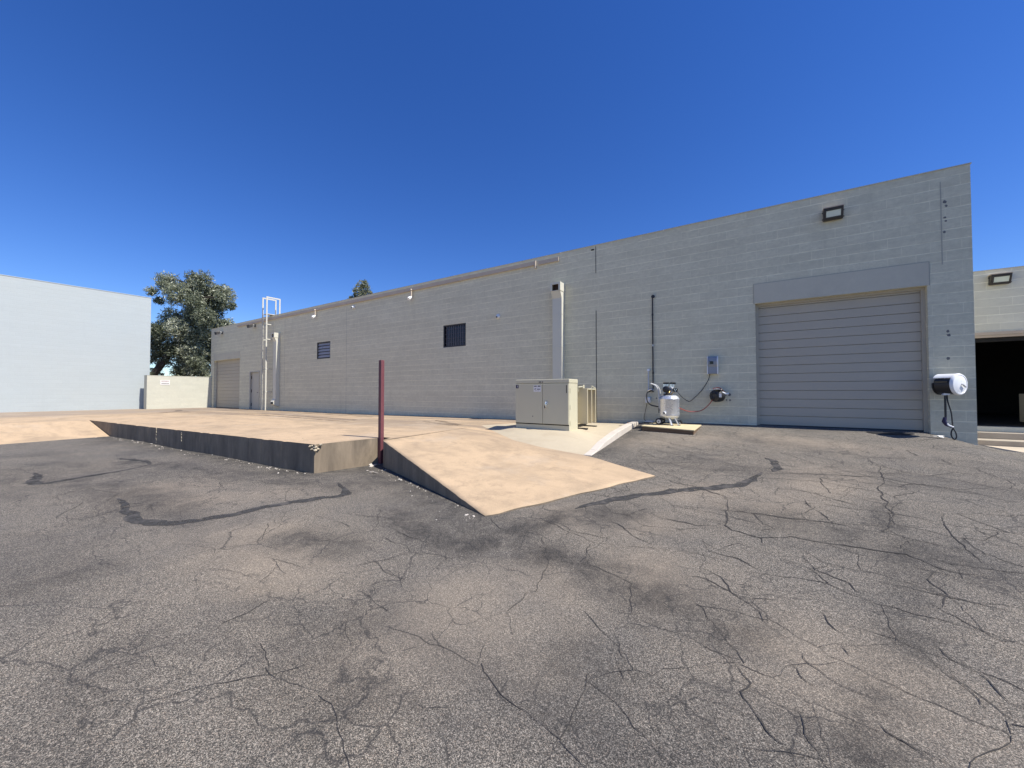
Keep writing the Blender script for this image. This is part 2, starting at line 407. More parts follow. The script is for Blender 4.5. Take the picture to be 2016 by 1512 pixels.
# ================================================================ terrain
def ss(a, b, x):
    t = np.clip((x - a) / (b - a), 0, 1); return t * t * (3 - 2 * t)
def za(x, y):
    """height of the asphalt: flat in front, banked up to the big door, low again at the corner and in the truck well"""
    x = np.asarray(x, float); y = np.asarray(y, float)
    t = np.clip((y - 2.6) / 8.0, 0, 1.05)
    h = .78 * t ** 1.3 - .33 * ss(2.5, 3.9, x) * ss(6.5, 11, y)
    h = h - .7 * ss(10.75, 11.6, y)
    pit = .06 + .03 * ss(-9, -18, x)
    k = ss(-2.4, -5.0, x); w = ss(1, 4, y)
    return h * (1 - k) + k * (pit * w + .05 * (1 - w))
Z = lambda x, y: float(za(x, y))

def segdist(X, Y, line):
    d = np.full(X.shape, 1e9)
    for (x0, y0), (x1, y1) in zip(line[:-1], line[1:]):
        dx, dy = x1 - x0, y1 - y0; L = dx * dx + dy * dy + 1e-9
        t = np.clip(((X - x0) * dx + (Y - y0) * dy) / L, 0, 1)
        d = np.minimum(d, np.hypot(X - x0 - t * dx, Y - y0 - t * dy))
    return d
CRACKS=[[(-1.36, 6.14), (-1.03, 5.95), (-0.68, 5.81), (-0.4, 5.62), (-0.28, 5.53)],
 [(-0.01, 6.84), (0.49, 7.0), (0.93, 7.09), (1.37, 7.18), (1.58, 7.02), (1.88, 6.93), (2.16, 6.82), (2.3, 6.66), (2.42, 6.66)],
 [(1.41, 8.34), (1.45, 7.9), (1.39, 7.28), (1.38, 6.99), (1.23, 6.6), (1.18, 6.34), (1.23, 6.13), (1.16, 5.69), (1.07, 5.37), (0.99, 5.2), (1.15, 5.15), (1.15, 4.92)],
 [(-0.4, 5.62), (-0.34, 5.22), (-0.32, 4.9), (-0.34, 4.66), (-0.26, 4.57), (-0.03, 4.52), (0.22, 4.68), (0.41, 4.66), (0.67, 4.68), (0.92, 4.7), (1.05, 4.74), (1.15, 4.62), (1.22, 4.53), (1.36, 4.53), (1.5, 4.55), (1.59, 4.61), (1.67, 4.63)],
 [(-0.03, 4.52), (0.04, 4.35)],
 [(1.22, 4.53), (1.14, 4.43), (1.1, 4.29), (1.13, 4.09), (1.06, 4.02), (1.03, 3.88)],
 [(-0.34, 5.14), (0.01, 5.14), (0.36, 5.19), (0.63, 5.21), (0.86, 5.16), (0.99, 5.2)],
 [(-1.15, 4.66), (-0.9, 4.57), (-0.74, 4.54), (-0.58, 4.51), (-0.34, 4.66)],
 [(0.63, 5.21), (0.55, 5.44), (0.46, 5.69), (0.41, 5.89)],
 [(-0.5, 4.24), (-0.41, 3.99), (-0.19, 3.95), (0.0, 3.82)],
 [(-1.44, 4.26), (-1.24, 4.06), (-0.96, 3.88), (-0.89, 3.8)],
 [(0.26, 4.35), (0.36, 4.05), (0.55, 3.94), (0.56, 3.83), (0.69, 3.76)],
 [(-0.18, 2.57), (-0.12, 2.47), (-0.09, 2.43), (-0.11, 2.34), (-0.06, 2.22), (-0.01, 2.12), (0.08, 2.07), (0.11, 2.0)],
 [(0.18, 2.86), (0.2, 2.77), (0.32, 2.67), (0.41, 2.65), (0.51, 2.65)],
 [(0.32, 3.4), (0.36, 3.28), (0.42, 3.2)],
 [(0.4, 3.06), (0.43, 2.98)],
 [(0.13, 2.37), (0.13, 2.2), (0.18, 2.12), (0.22, 2.07)],
 [(0.45, 2.47), (0.46, 2.42), (0.52, 2.4), (0.58, 2.35)],
 [(1.75, 5.63), (1.81, 5.48), (1.88, 5.38), (1.95, 5.39)],
 [(1.63, 6.03), (1.53, 5.46), (1.52, 5.11), (1.51, 4.81)],
 [(0.85, 3.1), (0.86, 2.96), (0.87, 2.86), (0.91, 2.83)],
 [(0.84, 3.37), (0.88, 3.22), (0.97, 3.16), (0.99, 3.04), (1.01, 2.94), (1.06, 2.96)],
 [(-0.46, 3.66), (-0.31, 3.55), (-0.16, 3.35), (-0.06, 3.23), (0.03, 3.06), (0.13, 3.01)],
 [(-0.79, 2.47), (-0.73, 2.33), (-0.68, 2.26)],
 [(-0.71, 2.17), (-0.63, 2.1)],
 [(-0.46, 1.94), (-0.41, 1.85)],
 [(-0.23, 1.93), (-0.18, 1.88)],
 [(-1.92, 3.94), (-1.74, 3.8), (-1.5, 3.79), (-1.3, 3.83)],
 [(0.75, 4.05), (0.9, 4.06), (1.12, 4.07), (1.27, 4.05), (1.43, 3.98)],
 [(0.88, 3.97), (1.02, 3.81), (1.12, 3.69), (1.2, 3.6), (1.31, 3.64)],
 [(0.12, 2.74), (0.17, 2.6), (0.22, 2.57)],
 [(3.44, 10.91), (2.35, 9.77), (2.07, 10.02)],
 [(3.75, 10.26), (3.48, 10.45), (2.51, 9.22)],
 [(-5.0, 1.32), (-4.8, 1.42), (-4.58, 1.51), (-4.42, 1.54), (-4.24, 1.5), (-4.12, 1.52)],
 [(-4.04, 1.32), (-3.75, 1.47), (-3.56, 1.52), (-3.53, 1.63), (-3.54, 1.73)],
 [(-3.83, 1.76), (-3.6, 1.8), (-3.33, 1.86)],
 [(-3.74, 1.76), (-3.57, 1.71), (-3.37, 1.69)],
 [(-4.74, 2.61), (-4.41, 2.67), (-4.02, 2.65), (-3.77, 2.6)],
 [(-4.24, 3.38), (-3.85, 2.96), (-3.56, 2.71), (-3.57, 2.62)],
 [(-3.42, 2.89), (-3.1, 2.86), (-2.77, 2.85)],
 [(-2.41, 1.61), (-2.27, 1.54), (-2.13, 1.48)],
 [(-1.83, 1.83), (-1.72, 1.78), (-1.61, 1.74)],
 [(-2.74, 3.71), (-2.3, 3.47)],
 [(-7.25, 1.24), (-6.73, 1.21), (-6.34, 1.2)],
 [(-3.85, 1.24), (-3.65, 1.19)],
 [(-7.46, 1.66), (-7.2, 2.06), (-7.35, 2.68), (-7.17, 3.44)],
 [(-3.09, 2.3), (-2.72, 2.2), (-2.51, 2.21), (-2.39, 2.26)],
 [(-2.96, 1.93), (-2.71, 1.9)]]
TAR=[[(-7.68, 1.52), (-7.24, 1.51), (-6.56, 1.44), (-6.11, 1.45), (-5.8, 1.53), (-5.58, 1.74), (-5.52, 1.94), (-5.48, 2.22), (-5.42, 2.61), (-5.28, 3.04), (-5.1, 3.43), (-5.47, 3.59), (-5.82, 3.75)],
 [(-6.09, 1.47), (-5.5, 1.37), (-5.12, 1.25)],
 [(-10.66, 2.59), (-10.23, 2.0), (-10.05, 1.49), (-9.92, 1.14), (-10.24, 1.04), (-10.75, 1.16), (-11.51, 1.18)],
 [(-10.62, 2.62), (-11.38, 2.64), (-12.29, 2.43)],
 [(-0.01, 6.91), (-0.1, 6.54), (-0.28, 6.18), (-0.6, 5.9), (-1.0, 5.56), (-1.35, 5.23), (-1.58, 4.97), (-1.81, 4.66), (-1.96, 4.44)],
 [(0.03, 7.76), (0.19, 7.34), (0.15, 6.97)]]
DARK=[[(-3.84, 3.26), (-2.92, 2.95), (-2.44, 3.03), (-2.25, 3.48), (-2.0, 4.08), (-1.37, 4.56)],
 [(-2.16, 3.25), (-1.42, 3.19), (-0.84, 3.06), (-0.52, 2.88), (-0.24, 2.92)],
 [(-4.04, 2.17), (-3.57, 2.27)],
 [(-0.01, 5.14), (0.62, 4.96), (1.29, 4.85)],
 [(1.19, 5.96), (0.99, 4.8), (1.03, 4.43), (0.78, 3.69)],
 [(0.76, 3.39), (0.52, 2.68), (0.34, 2.18)],
 [(-0.95, 2.13), (-0.76, 2.05)],
 [(-2.13, 1.12), (-1.78, 1.11)],
 [(-4.95, 0.41), (-4.66, 0.6)],
 [(-6.49, 1.77), (-8.75, 1.58), (-10.86, 1.08)],
 [(-6.21, 5.14), (-4.54, 4.25), (-2.72, 3.37)],
 [(-11.43, 2.43), (-8.9, 3.1), (-6.37, 3.49), (-5.36, 3.74)],
 [(-2.24, 1.58), (-2.87, 1.44), (-3.17, 1.31)],
 [(0.34, 2.18), (-0.02, 2.19)]]
PALE=[[(-2.25, 4.31), (-1.19, 4.33)],
 [(-3.4, 1.7), (-4.65, 1.9)],
 [(-1.41, 2.12), (-1.86, 1.89)],
 [(0.89, 7.02), (-0.01, 5.76), (-0.83, 5.38)],
 [(-7.86, 2.14), (-6.4, 2.24), (-5.98, 2.98)],
 [(0.23, 2.78), (0.4, 2.75)],
 [(-0.89, 3.39), (-0.74, 3.28)],
 [(-2.27, 8.29), (0.0, 9.46), (1.77, 8.8)],
 [(-1.93, 2.22), (-1.56, 2.72)]]

def build_asphalt():
    fx = np.arange(-21, 5.0, .11); fy = np.arange(.1, 11.8, .11)
    xs = np.concatenate([[-300, -120, -60, -35, -25], fx, [6, 9, 14, 25, 60, 120, 300]])
    ys = np.concatenate([[-300, -120, -50, -20, -8, -3, -1, -.3], fy, [13, 16, 30, 60, 120, 300]])
    X, Y = np.meshgrid(xs, ys); Zz = za(X, Y)
    Zz = Zz + .012 * np.sin(X * 1.3 + .6 * np.sin(Y)) * np.sin(Y * 1.1) * (np.abs(X) < 20)
    tar = np.zeros_like(X); pale = np.zeros_like(X)
    widths = [.28, .30, .30, .40, .17, .17, .22, .25, .4, .45, .35, .4, .25, .3]
    amps = [1, 1, 1, .7, .85, .85, .7, .6, .6, .75, .85, .85, .5, .4]
    for ln, w, a in zip(DARK, widths, amps): tar = np.maximum(tar, a * np.exp(-(segdist(X, Y, ln) / w) ** 2))
    # asphalt darkened in a soft band along the foot of the dock and ramp
    foot = segdist(X, Y, [(-18.5, 3.45), (-6.93, 3.9), (-6.6, 5.0), (-6.36, 4.9), (-2.9, 3.65)])
    tar = np.maximum(tar, .9 * np.exp(-(foot / .55) ** 2))
    tar = np.maximum(tar, .8 * np.exp(-(segdist(X, Y, [(-2.6, 7.2), (-2.6, 10.2)]) / .35) ** 2))
    tar = np.maximum(tar, .45 * np.exp(-(segdist(X, Y, [(-12, 1.2), (-8.5, 3.0)]) / 1.1) ** 2))
    for ln in PALE: pale = np.maximum(pale, .8 * np.exp(-(segdist(X, Y, ln) / .55) ** 2))
    ny, nx = X.shape
    V = np.stack([X, Y, Zz], -1).reshape(-1, 3)
    i = np.arange(ny * nx).reshape(ny, nx)
    F = np.stack([i[:-1, :-1], i[:-1, 1:], i[1:, 1:], i[1:, :-1]], -1).reshape(-1, 4)
    me = bpy.data.meshes.new('asphalt'); me.from_pydata(V.tolist(), [], F.tolist())
    for nm, a in (('tar', tar), ('pale', pale)):
        at = me.attributes.new(nm, 'FLOAT', 'POINT'); at.data.foreach_set('value', a.reshape(-1).astype(np.float32))
    me.materials.append(M['asphalt'])
    for f in me.polygons: f.use_smooth = True
    o = bpy.data.objects.new('asphalt', me); COL.objects.link(o); o['kind'] = 'structure'
build_asphalt()

from mathutils.geometry import delaunay_2d_cdt
def zsurf(x, y):
    return Z(x, y) + .012 * math.sin(x * 1.3 + .6 * math.sin(y)) * math.sin(y * 1.1)
def ribbon(b, line, w, lift, rough=.35, step=.07, jit=.03, taper=True, zf=None):
    zf = zf or zsurf
    """thin irregular strip lying on the asphalt"""
    P = [Vector((x, y, 0)) for x, y in line]; pts = []
    for a, c in zip(P[:-1], P[1:]):
        n = max(1, int((c - a).length / step))
        for k in range(n): pts.append(a.lerp(c, k / n))
    pts.append(P[-1]); n = len(pts); rows = []
    ph = random.random() * 50
    for i, p in enumerate(pts):
        t = (pts[min(i + 1, n - 1)] - pts[max(i - 1, 0)]).normalized(); s = Vector((-t.y, t.x, 0))
        p = p + s * (noise.noise((p.x * 4, p.y * 4, ph)) * jit * 2.2 + noise.noise((p.x * 14, p.y * 14, ph)) * jit)
        ww = w * (1 + rough * 2 * noise.noise((p.x * 6, p.y * 6, ph + 9)))
        if taper: ww *= min(1, .15 + min(i, n - 1 - i) / max(1, n) * 4)
        ww = max(ww, .002)
        a, c = p + s * ww / 2, p - s * ww / 2
        rows.append([b.bm.verts.new((q.x, q.y, zf(q.x, q.y) + lift)) for q in (a, p, c)])
    for r0, r1 in zip(rows[:-1], rows[1:]):
        for k in (0, 1): b.bm.faces.new((r0[k], r0[k + 1], r1[k + 1], r1[k]))
b = B()
for i, ln in enumerate(CRACKS):
    near = min(1, max(.3, ln[0][1] / 4.5))
    ribbon(b, ln, (.012 if i in (0, 1, 2, 3, 5, 6, 12, 17) else .008) * near, .005, .45, .04, .022, True)

# connected network of fine cracks: edges of irregular cells, drawn out along the slope
def crack_web(b, x0, x1, y0, y1, cell, ang, stretch, keep, w, seed):
    rd = random.Random(seed); ca, sa = math.cos(ang), math.sin(ang)
    S = []; r = max(x1 - x0, y1 - y0); cx, cy = (x0 + x1) / 2, (y0 + y1) / 2
    nx, ny = int(1.5 * r / (cell * stretch)), int(1.5 * r / cell)
    for i in range(-nx // 2, nx // 2 + 1):
        for j in range(-ny // 2, ny // 2 + 1):
            S.append(Vector(((i + .5 * (j % 2) + rd.uniform(-.45, .45)), (j + rd.uniform(-.45, .45)))))
    r = delaunay_2d_cdt(S, [], [], 0, 1e-6); vo, fo = r[0], r[2]
    ed = {}
    def cc(f):
        a, p, q = (vo[i] for i in f); d = 2 * (a.x * (p.y - q.y) + p.x * (q.y - a.y) + q.x * (a.y - p.y))
        if abs(d) < 1e-6: return None
        ux = (a.length_squared * (p.y - q.y) + p.length_squared * (q.y - a.y) + q.length_squared * (a.y - p.y)) / d
        uy = (a.length_squared * (q.x - p.x) + p.length_squared * (a.x - q.x) + q.length_squared * (p.x - a.x)) / d
        u, v = ux * cell * stretch, uy * cell
        return (cx + u * ca - v * sa, cy + u * sa + v * ca)
    for f in fo:
        c = cc(f)
        for k in range(3): ed.setdefault(tuple(sorted((f[k], f[(k + 1) % 3]))), []).append(c)
    for e, cs in ed.items():
        if len(cs) != 2 or None in cs: continue
        p, q = cs; mx, my = (p[0] + q[0]) / 2, (p[1] + q[1]) / 2
        if not (x0 < mx < x1 and y0 < my < y1) or math.hypot(p[0] - q[0], p[1] - q[1]) > 3 * cell * stretch: continue
        if my < .7 or (mx < -2.0 and my > 3.2): continue
        if rd.random() > keep * (.35 + 1.1 * max(0, min(1, .5 + 1.3 * noise.noise((mx * .35, my * .35, seed))))): continue
        d = math.hypot(mx, my)
        ribbon(b, [p, q], w * rd.uniform(.5, 1.25) * min(1.25, .35 + d / 8), .004, .5, .05, .022, False)
crack_web(b, -2.5, 5.0, .8, 9.8, .36, -.35, 1.8, 1.0, .0056, 3)
crack_web(b, -9.0, -2.2, .6, 3.6, .50, .15, 1.5, .55, .0058, 5)
struct('asphalt_cracks', b, M['crack'])
b = B()
for ln, w in zip(TAR[:1] + TAR[2:], (.12, .14, .10, .12, .09)):
    ln = [(p.x, p.y) for p in smooth_path([(x, y, 0) for x, y in ln], 5)]
    ribbon(b, ln, w * 1.25, .004, .28, .09, .03)
struct('tar_sealant', b, M['tar'])

# ---------------------------------------------------------------- concrete drive, ramps, pad
def slabz(x, y):
    """top of the concrete drive along the building"""
    zx = np.interp(x, [-60, -31, -15, -6.5, -4], [.53, .53, .575, .62, .66])
    return float(zx + (.03 * (min(max(y, 4), 10.6) - 7) / 3.6) + (.02 if x > -9 and y > 8 else 0) * 1.0)
def patch(b, boundary, zf, step, skirt, extra=()):
    """triangulated sheet inside boundary ((x, y) or (x, y, z)), with sides going down to z = skirt"""
    bz = [(p[0], p[1], p[2] if len(p) > 2 else zf(p[0], p[1])) for p in boundary]
    xs = [p[0] for p in bz]; ys = [p[1] for p in bz]; V = [Vector(p[:2]) for p in bz]; Zv = [p[2] for p in bz]
    nb = len(V)
    for p in extra: V.append(Vector(p[:2])); Zv.append(p[2])
    if step:
        def inside(x, y):
            c = False
            for i in range(nb):
                x0, y0 = bz[i][:2]; x1, y1 = bz[i - 1][:2]
                if (y0 > y) != (y1 > y) and x < (x1 - x0) * (y - y0) / (y1 - y0) + x0: c = not c
            return c
        for x in np.arange(min(xs) + step / 2, max(xs), step):
            for y in np.arange(min(ys) + step / 2, max(ys), step):
                if inside(x, y): V.append(Vector((x, y))); Zv.append(zf(x, y))
    r = delaunay_2d_cdt(V, [], [list(range(nb))], 1, 1e-5)
    vo, fo, src = r[0], r[2], r[3]
    nv = [b.bm.verts.new((v.x, v.y, Zv[s[0]] if s else zf(v.x, v.y))) for v, s in zip(vo, src)]
    for f in fo: b.bm.faces.new([nv[i] for i in f])
    for i in range(nb):
        p, q = bz[i - 1], bz[i]
        b.poly([p, q, (q[0], q[1], skirt), (p[0], p[1], skirt)])
    return b
DOCK = [(-20.8, 3.40), (-6.93, 3.97)]
rj = random.Random(12)
def chipped(a, c, n, zc):
    out = []
    for i in range(1, n):
        t = i / n; x, y = a[0] + (c[0] - a[0]) * t, a[1] + (c[1] - a[1]) * t
        k = noise.noise((x * 1.1, y, 4)) * .004 + noise.noise((x * 5, y, 7)) * .003
        chip = .010 if rj.random() < .08 else 0
        out.append((x, y + .004 + abs(k) + chip * .6, slabz(x, y) - abs(k) * .8 - chip))
    return out
slab_edge = [(-6.93, 3.97), (-6.72, 5.20), (-6.72, 5.36), (-6.50, 5.36), (-6.36, 5.06), (-6.42, 8.36), (-6.0, 9.2), (-5.3, 10.62),
             (-15, 10.62), (-31.2, 10.62), (-60, 10.62), (-60, -30), (-20.8, -30), (-20.8, 3.40)] + chipped((-20.8, 3.40), (-6.93, 3.97), 110, 0)
b = B(); patch(b, slab_edge, slabz, 0, -.3)
bmesh.ops.recalc_face_normals(b.bm, faces=b.bm.faces)
sl = struct('concrete_drive', b, M['slab'])
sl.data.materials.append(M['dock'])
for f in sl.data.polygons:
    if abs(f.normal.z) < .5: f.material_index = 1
# chipped edge of the dock corner
b = B()
for i in range(16):
    a = random.random(); x = -6.93 + random.gauss(0, .05) - (.10 * a if i % 2 else 0); y = 3.965 + (.0 if i % 2 else .12 * a)
    s = .018 + .02 * random.random(); z = .585 - random.random() * .10
    b.lathe((x, y, z), (random.random() - .5, random.random() - .5, 1), [(s * .5, -s * .5), (s, 0), (s * .4, s * .5)], 5)
for x, h0, h1 in ((-14.45, .12, .56), (-12.75, .28, .50)):
    y = 3.40 + .57 * (x + 20.8) / 13.87; P = []
    for k in range(13): P.append((x + rj.uniform(-.03, .03), y + .0015, h0 + (h1 - h0) * k / 12))
    b.tube(P, [.004 + .004 * rj.random() for _ in P], 5)
struct('broken_concrete', b, M['pad'])
# right ramp: from the drive (z .585) down to the asphalt
LE = [(-6.36, 5.06, .585), (-2.81, 3.73, .064)]
RE = [(-6.42, 8.36, slabz(-6.42, 8.36)), (-5.5, 7.70, .585), (-4.6, 7.15, .50), (-3.81, 6.98, .425), (-2.9, 7.0, .345), (-1.37, 6.13, .282)]
def pl_at(L, t):
    d = [0]
    for p, q in zip(L[:-1], L[1:]): d.append(d[-1] + (Vector(q) - Vector(p)).length)
    t *= d[-1]
    for i in range(len(L) - 1):
        if t <= d[i + 1] + 1e-6:
            return Vector(L[i]).lerp(Vector(L[i + 1]), (t - d[i]) / (d[i + 1] - d[i]))
    return Vector(L[-1])
b = B(); N, K = 40, 36; G = []
for i in range(N + 1):
    v = i / N; a, c = pl_at(LE, v), pl_at(RE, v)
    row = []
    for k in range(K + 1):
        u = k / K; p = a.lerp(c, u)
        top = slabz(p.x, p.y); crest = math.sin(math.pi * u)
        p.z += .035 * math.sin(math.pi * v) * crest * (1 - .3 * v)
        if k == 0: p.z -= abs(noise.noise((p.x * 6, p.y * 6, 2))) * .02
        if i == N: p.x += .05 * noise.noise((p.x * 3, p.y * 3, 5)); p.y += .04 * noise.noise((p.x * 4, p.y * 4, 9))
        if v > .6: p.z = max(p.z, zsurf(p.x, p.y) + .006)
        row.append(b.bm.verts.new(p))
    G.append(row)
for i in range(N):
    for k in range(K): b.bm.faces.new((G[i][k], G[i][k + 1], G[i + 1][k + 1], G[i + 1][k]))
def skirt(ring, z):
    for p, q in zip(ring[:-1], ring[1:]):
        b.bm.faces.new((p, q, b.bm.verts.new((q.co.x, q.co.y, z)), b.bm.verts.new((p.co.x, p.co.y, z))))
skirt([r[0] for r in G], -.3); skirt(G[-1], -.3)
bmesh.ops.recalc_face_normals(b.bm, faces=b.bm.faces)
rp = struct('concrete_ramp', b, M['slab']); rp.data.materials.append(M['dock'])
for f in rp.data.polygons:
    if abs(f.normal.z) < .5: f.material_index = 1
    else: f.use_smooth = True
b = B()
for d in (0, 1.75, -.5, 1.2):
    L = smooth_path([(-7.0, 7.9 - d * .5, 0), (-9.5, 8.9 - d * .9, 0), (-13, 9.5 - d, 0), (-19, 9.7 - d, 0), (-26, 9.2 - d * 1.4, 0)], 6)
    ribbon(b, [(p.x, p.y) for p in L], .24, .005, .15, .25, .02, False, slabz)
L = smooth_path([(-23.2, 2.0, 0), (-23.8, 5.0, 0), (-26, 7.4, 0), (-30, 8.4, 0)], 6); ribbon(b, [(p.x, p.y) for p in L], .3, .005, .15, .25, .02, False, slabz)
struct('tyre_marks', b, M['tyre'])
# left ramp down into the truck well
b = B(); q = [(-20.8, -30), (-20.8, 3.40), (-18.2, 3.49), (-18.2, -30)]
b.poly([(-20.8, -30, .536), (-20.8, 3.39, .536), (-17.9, 3.50, -.02), (-17.9, -30, -.02)])
struct('concrete_ramp', b, M['slab'])
# pale pad round the cabinet
b = B()
padb = [RE[0], RE[1], RE[2], RE[3], RE[4], (-2.88, 7.6, .46), (-2.88, 8.6, .60), (-2.88, 9.8, .70), (-2.88, 10.62, .71), (-5.3, 10.62, .685), (-6.0, 9.2, slabz(-6.0, 9.2))]
padx = [(-5.10, 7.90, .70), (-3.60, 7.90, .685), (-3.55, 8.5, .69), (-4.3, 7.9, .692), (-5.4, 8.2, .68), (-4.2, 9.6, .70), (-3.3, 9.5, .695), (-3.3, 8.2, .60), (-3.6, 7.4, .52), (-4.6, 7.55, .60), (-5.3, 7.85, .65)]
patch(b, padb, lambda x, y: .69, 0, -.2, padx)
struct('concrete_pad', b, M['pad'], smooth=True)
# kerb along the pad
b = B(); ks = [(7.0, .352), (7.35, .41), (7.75, .52), (8.6, .655), (9.8, .765), (10.35, .78)]
for (y0, z0), (y1, z1) in zip(ks[:-1], ks[1:]):
    b.hexa([(-2.90, y0, -.1), (-2.72, y0, -.1), (-2.735, y0, z0), (-2.90, y0, z0)], [(-2.90, y1, -.1), (-2.72, y1, -.1), (-2.735, y1, z1), (-2.90, y1, z1)])
struct('concrete_kerb', b, M['kerb'], bevel=.012)
# bright apron and steps beyond the corner
b = B(); patch(b, [(3.35, 10.78, Z(3.35, 10.78) + .005), (3.95, 10.74, Z(3.95, 10.74) + .005), (5, 10.6, .45), (10, 10.2, .42), (10, 13.4, .33), (3.35, 13.4, .33)], lambda x, y: .4, 0, -.4)
struct('concrete_apron', b, M['apron'])
# ================================================================ the warehouse
def wall_y(b, x0, x1, z0, z1, y, th, holes):
    """wall in the XZ plane, y..y+th, with rectangular openings (xa, xb, za, zb)"""
    xs = sorted({x0, x1, *[h[0] for h in holes], *[h[1] for h in holes]}); zs = sorted({z0, z1, *[h[2] for h in holes], *[h[3] for h in holes]})
    for xa, xb in zip(xs[:-1], xs[1:]):
        for za_, zb in zip(zs[:-1], zs[1:]):
            cx, cz = (xa + xb) / 2, (za_ + zb) / 2
            if any(h[0] < cx < h[1] and h[2] < cz < h[3] for h in holes): continue
            for yy in (y, y + th): b.poly([(xa, yy, za_), (xb, yy, za_), (xb, yy, zb), (xa, yy, zb)])
    for xa, xb, za_, zb in [(x0, x1, z0, z1)] + holes:
        b.poly([(xa, y, za_), (xa, y + th, za_), (xa, y + th, zb), (xa, y, zb)]); b.poly([(xb, y, za_), (xb, y + th, za_), (xb, y + th, zb), (xb, y, zb)])
        b.poly([(xa, y, zb), (xb, y, zb), (xb, y + th, zb), (xa, y + th, zb)]); b.poly([(xa, y, za_), (xb, y, za_), (xb, y + th, za_), (xa, y + th, za_)])
    bmesh.ops.remove_doubles(b.bm, verts=b.bm.verts, dist=1e-4)
    return b
WY = 10.6
BIG = (-.09, 2.73, -.3, 3.63); SMALL = (-30.6, -26.78, -.3, 3.66); PD = (-25.40, -24.27, -.3, 2.78)
WIN2 = (-9.95, -8.86, 3.23, 4.06); WIN1 = (-18.37, -17.24, 3.20, 4.02)
wh = thing('warehouse', 'long grey painted block warehouse with roll-up doors and a flat roofline', 'building', (-14, 10.7, .55))
b = B(); wall_y(b, -31.1, 3.33, -.3, 5.83, WY, .2, [BIG, SMALL, PD, WIN1, WIN2])
obj('wall', b, M['block'], wh)
b = B(); b.box(3.13, 3.33, 10.8, 32, -.3, 5.83); obj('wall', b, M['block'], wh)
b = B(); b.box(-31.1, -30.9, 10.8, 32, -.3, 5.83); obj('wall', b, M['block'], wh)
b = B(); b.box(-30.9, 3.13, 31.8, 32, -.3, 5.83); obj('wall', b, M['block'], wh)
b = B(); b.box(-30.9, 3.13, 10.8, 31.8, 5.35, 5.5); obj('roof', b, M['roof'], wh)
b = B(); x = 3.345
while x > -31:
    w = 2.6 + random.random() * .6
    b.box(max(x - w, -31.11) + .012, x, 10.585 + .004 * random.random(), 10.815, 5.83, 5.848 + .006 * random.random()); x -= w
obj('coping', b, M['lintel'], wh)
b = B(); x = -5.98
for w in (3.0, 3.05, 3.1, 3.0, 3.05, 3.0, 2.9):
    d = random.random() * .008; b.box(x - w + .006, x, 10.535 + d, 10.602, 5.60 + d, 5.735 - d); x -= w
b.box(-5.86, -5.16, 10.55, 10.602, 5.59, 5.71); b.box(-5.99, -5.95, 10.52, 10.602, 5.50, 5.74)
obj('roof_trim', b, M['trim'], wh)
for x0, x1, z0, z1 in [(-3.990, -3.970, .66, 3.93), (-3.989, -3.973, 5.02, 5.80)]:
    b = B(); b.box(x0, x1, 10.597, 10.602, z0, z1); obj('control_joint', b, M['joint'], wh)
for x in (-15.95, -23.98, -22.72, -21.45, 2.94):
    b = B(); b.box(x - .008, x + .008, 10.5975, 10.602, (4.0 if x > 0 else .55), (5.6 if x > 0 else 5.5)); obj('control_joint', b, M['joint_pale'], wh)
# old bracket holes and residue on the masonry
for x, z in [(2.99, 5.2), (3.01, 5.12), (2.985, 4.9), (3.0, 4.83), (2.98, 4.62), (2.99, 2.72), (3.0, 2.64), (2.985, 2.2), (-.72, 1.50), (-.64, 1.50), (-.70, 1.37), (-.63, 1.37), (-2.32, 1.40), (-24.1, 2.6), (-24.08, 1.75), (-22.7, 1.75), (-26.35, 4.32)]:
    b = B(); r = .02 + .016 * random.random(); b.prism([(x + r * (.6 + .6 * random.random()) * math.cos(k * .9), z + r * (.6 + .6 * random.random()) * math.sin(k * .9)) for k in range(7)], 'y', 10.5985, 10.602)
    obj('wall_residue', b, M['stain'], wh)
b = B(); b.box(-4.12, -4.03, 10.596, 10.602, 5.70, 5.74); obj('scupper', b, M['dark'], wh)

def roll_door(hole, y, z0, pitch, root_name):
    x0, x1, _, z1 = hole
    d = B(); n = int((z1 - z0) / pitch) + 1
    prof = [(y + .05, z0 - .1)]
    prof += [(y, z0 - .1)]
    for i in range(n):
        a = z0 + .05 + i * pitch; c = min(a + pitch, z1 + .1)
        prof += [(y, a), (y - .001, a + pitch * .5), (y, c - .012), (y + .03, c - .010), (y + .03, c - .002)]
    prof += [(y + .05, z1 + .12)]
    d.prism(prof, 'x', x0 + .05, x1 - .05)
    o = obj(root_name, d, M['door'], wh)
    t = B(); t.box(x0 - .0, x0 + .06, y - .045, y - .006, z0 - .3, z1); t.box(x1 - .06, x1, y - .045, y - .006, z0 - .3, z1); t.box(x0 + .06, x1 - .06, y - .045, y - .008, z1 - .05, z1 + .002)
    obj('door_frame', t, M['door'], o)
    s = B(); s.box(x0 + .06, x1 - .06, y - .02, y - .005, z0 - .02, z0 + .03); obj('bottom_seal', s, M['seal'], o)
    return o
d1 = roll_door(BIG, 10.76, .78, .1935, 'roller_door'); d2 = roll_door(SMALL, 10.78, .56, .215, 'roller_door')
b = B(); b.box(-.115, 2.755, 10.588, 10.61, 3.632, 4.085); obj('lintel', b, M['lintel'], wh)
b = B(); b.box(-.128, -.117, 10.592, 10.61, 3.632, 4.085); b.box(2.757, 2.768, 10.592, 10.61, 3.632, 4.085); b.box(-.128, 2.768, 10.592, 10.61, 4.087, 4.097); obj('lintel_joint', b, M['joint_pale'], wh)
b = B(); b.box(-30.65, -26.75, 10.588, 10.61, 3.662, 4.10); obj('lintel', b, M['lintel'], wh)
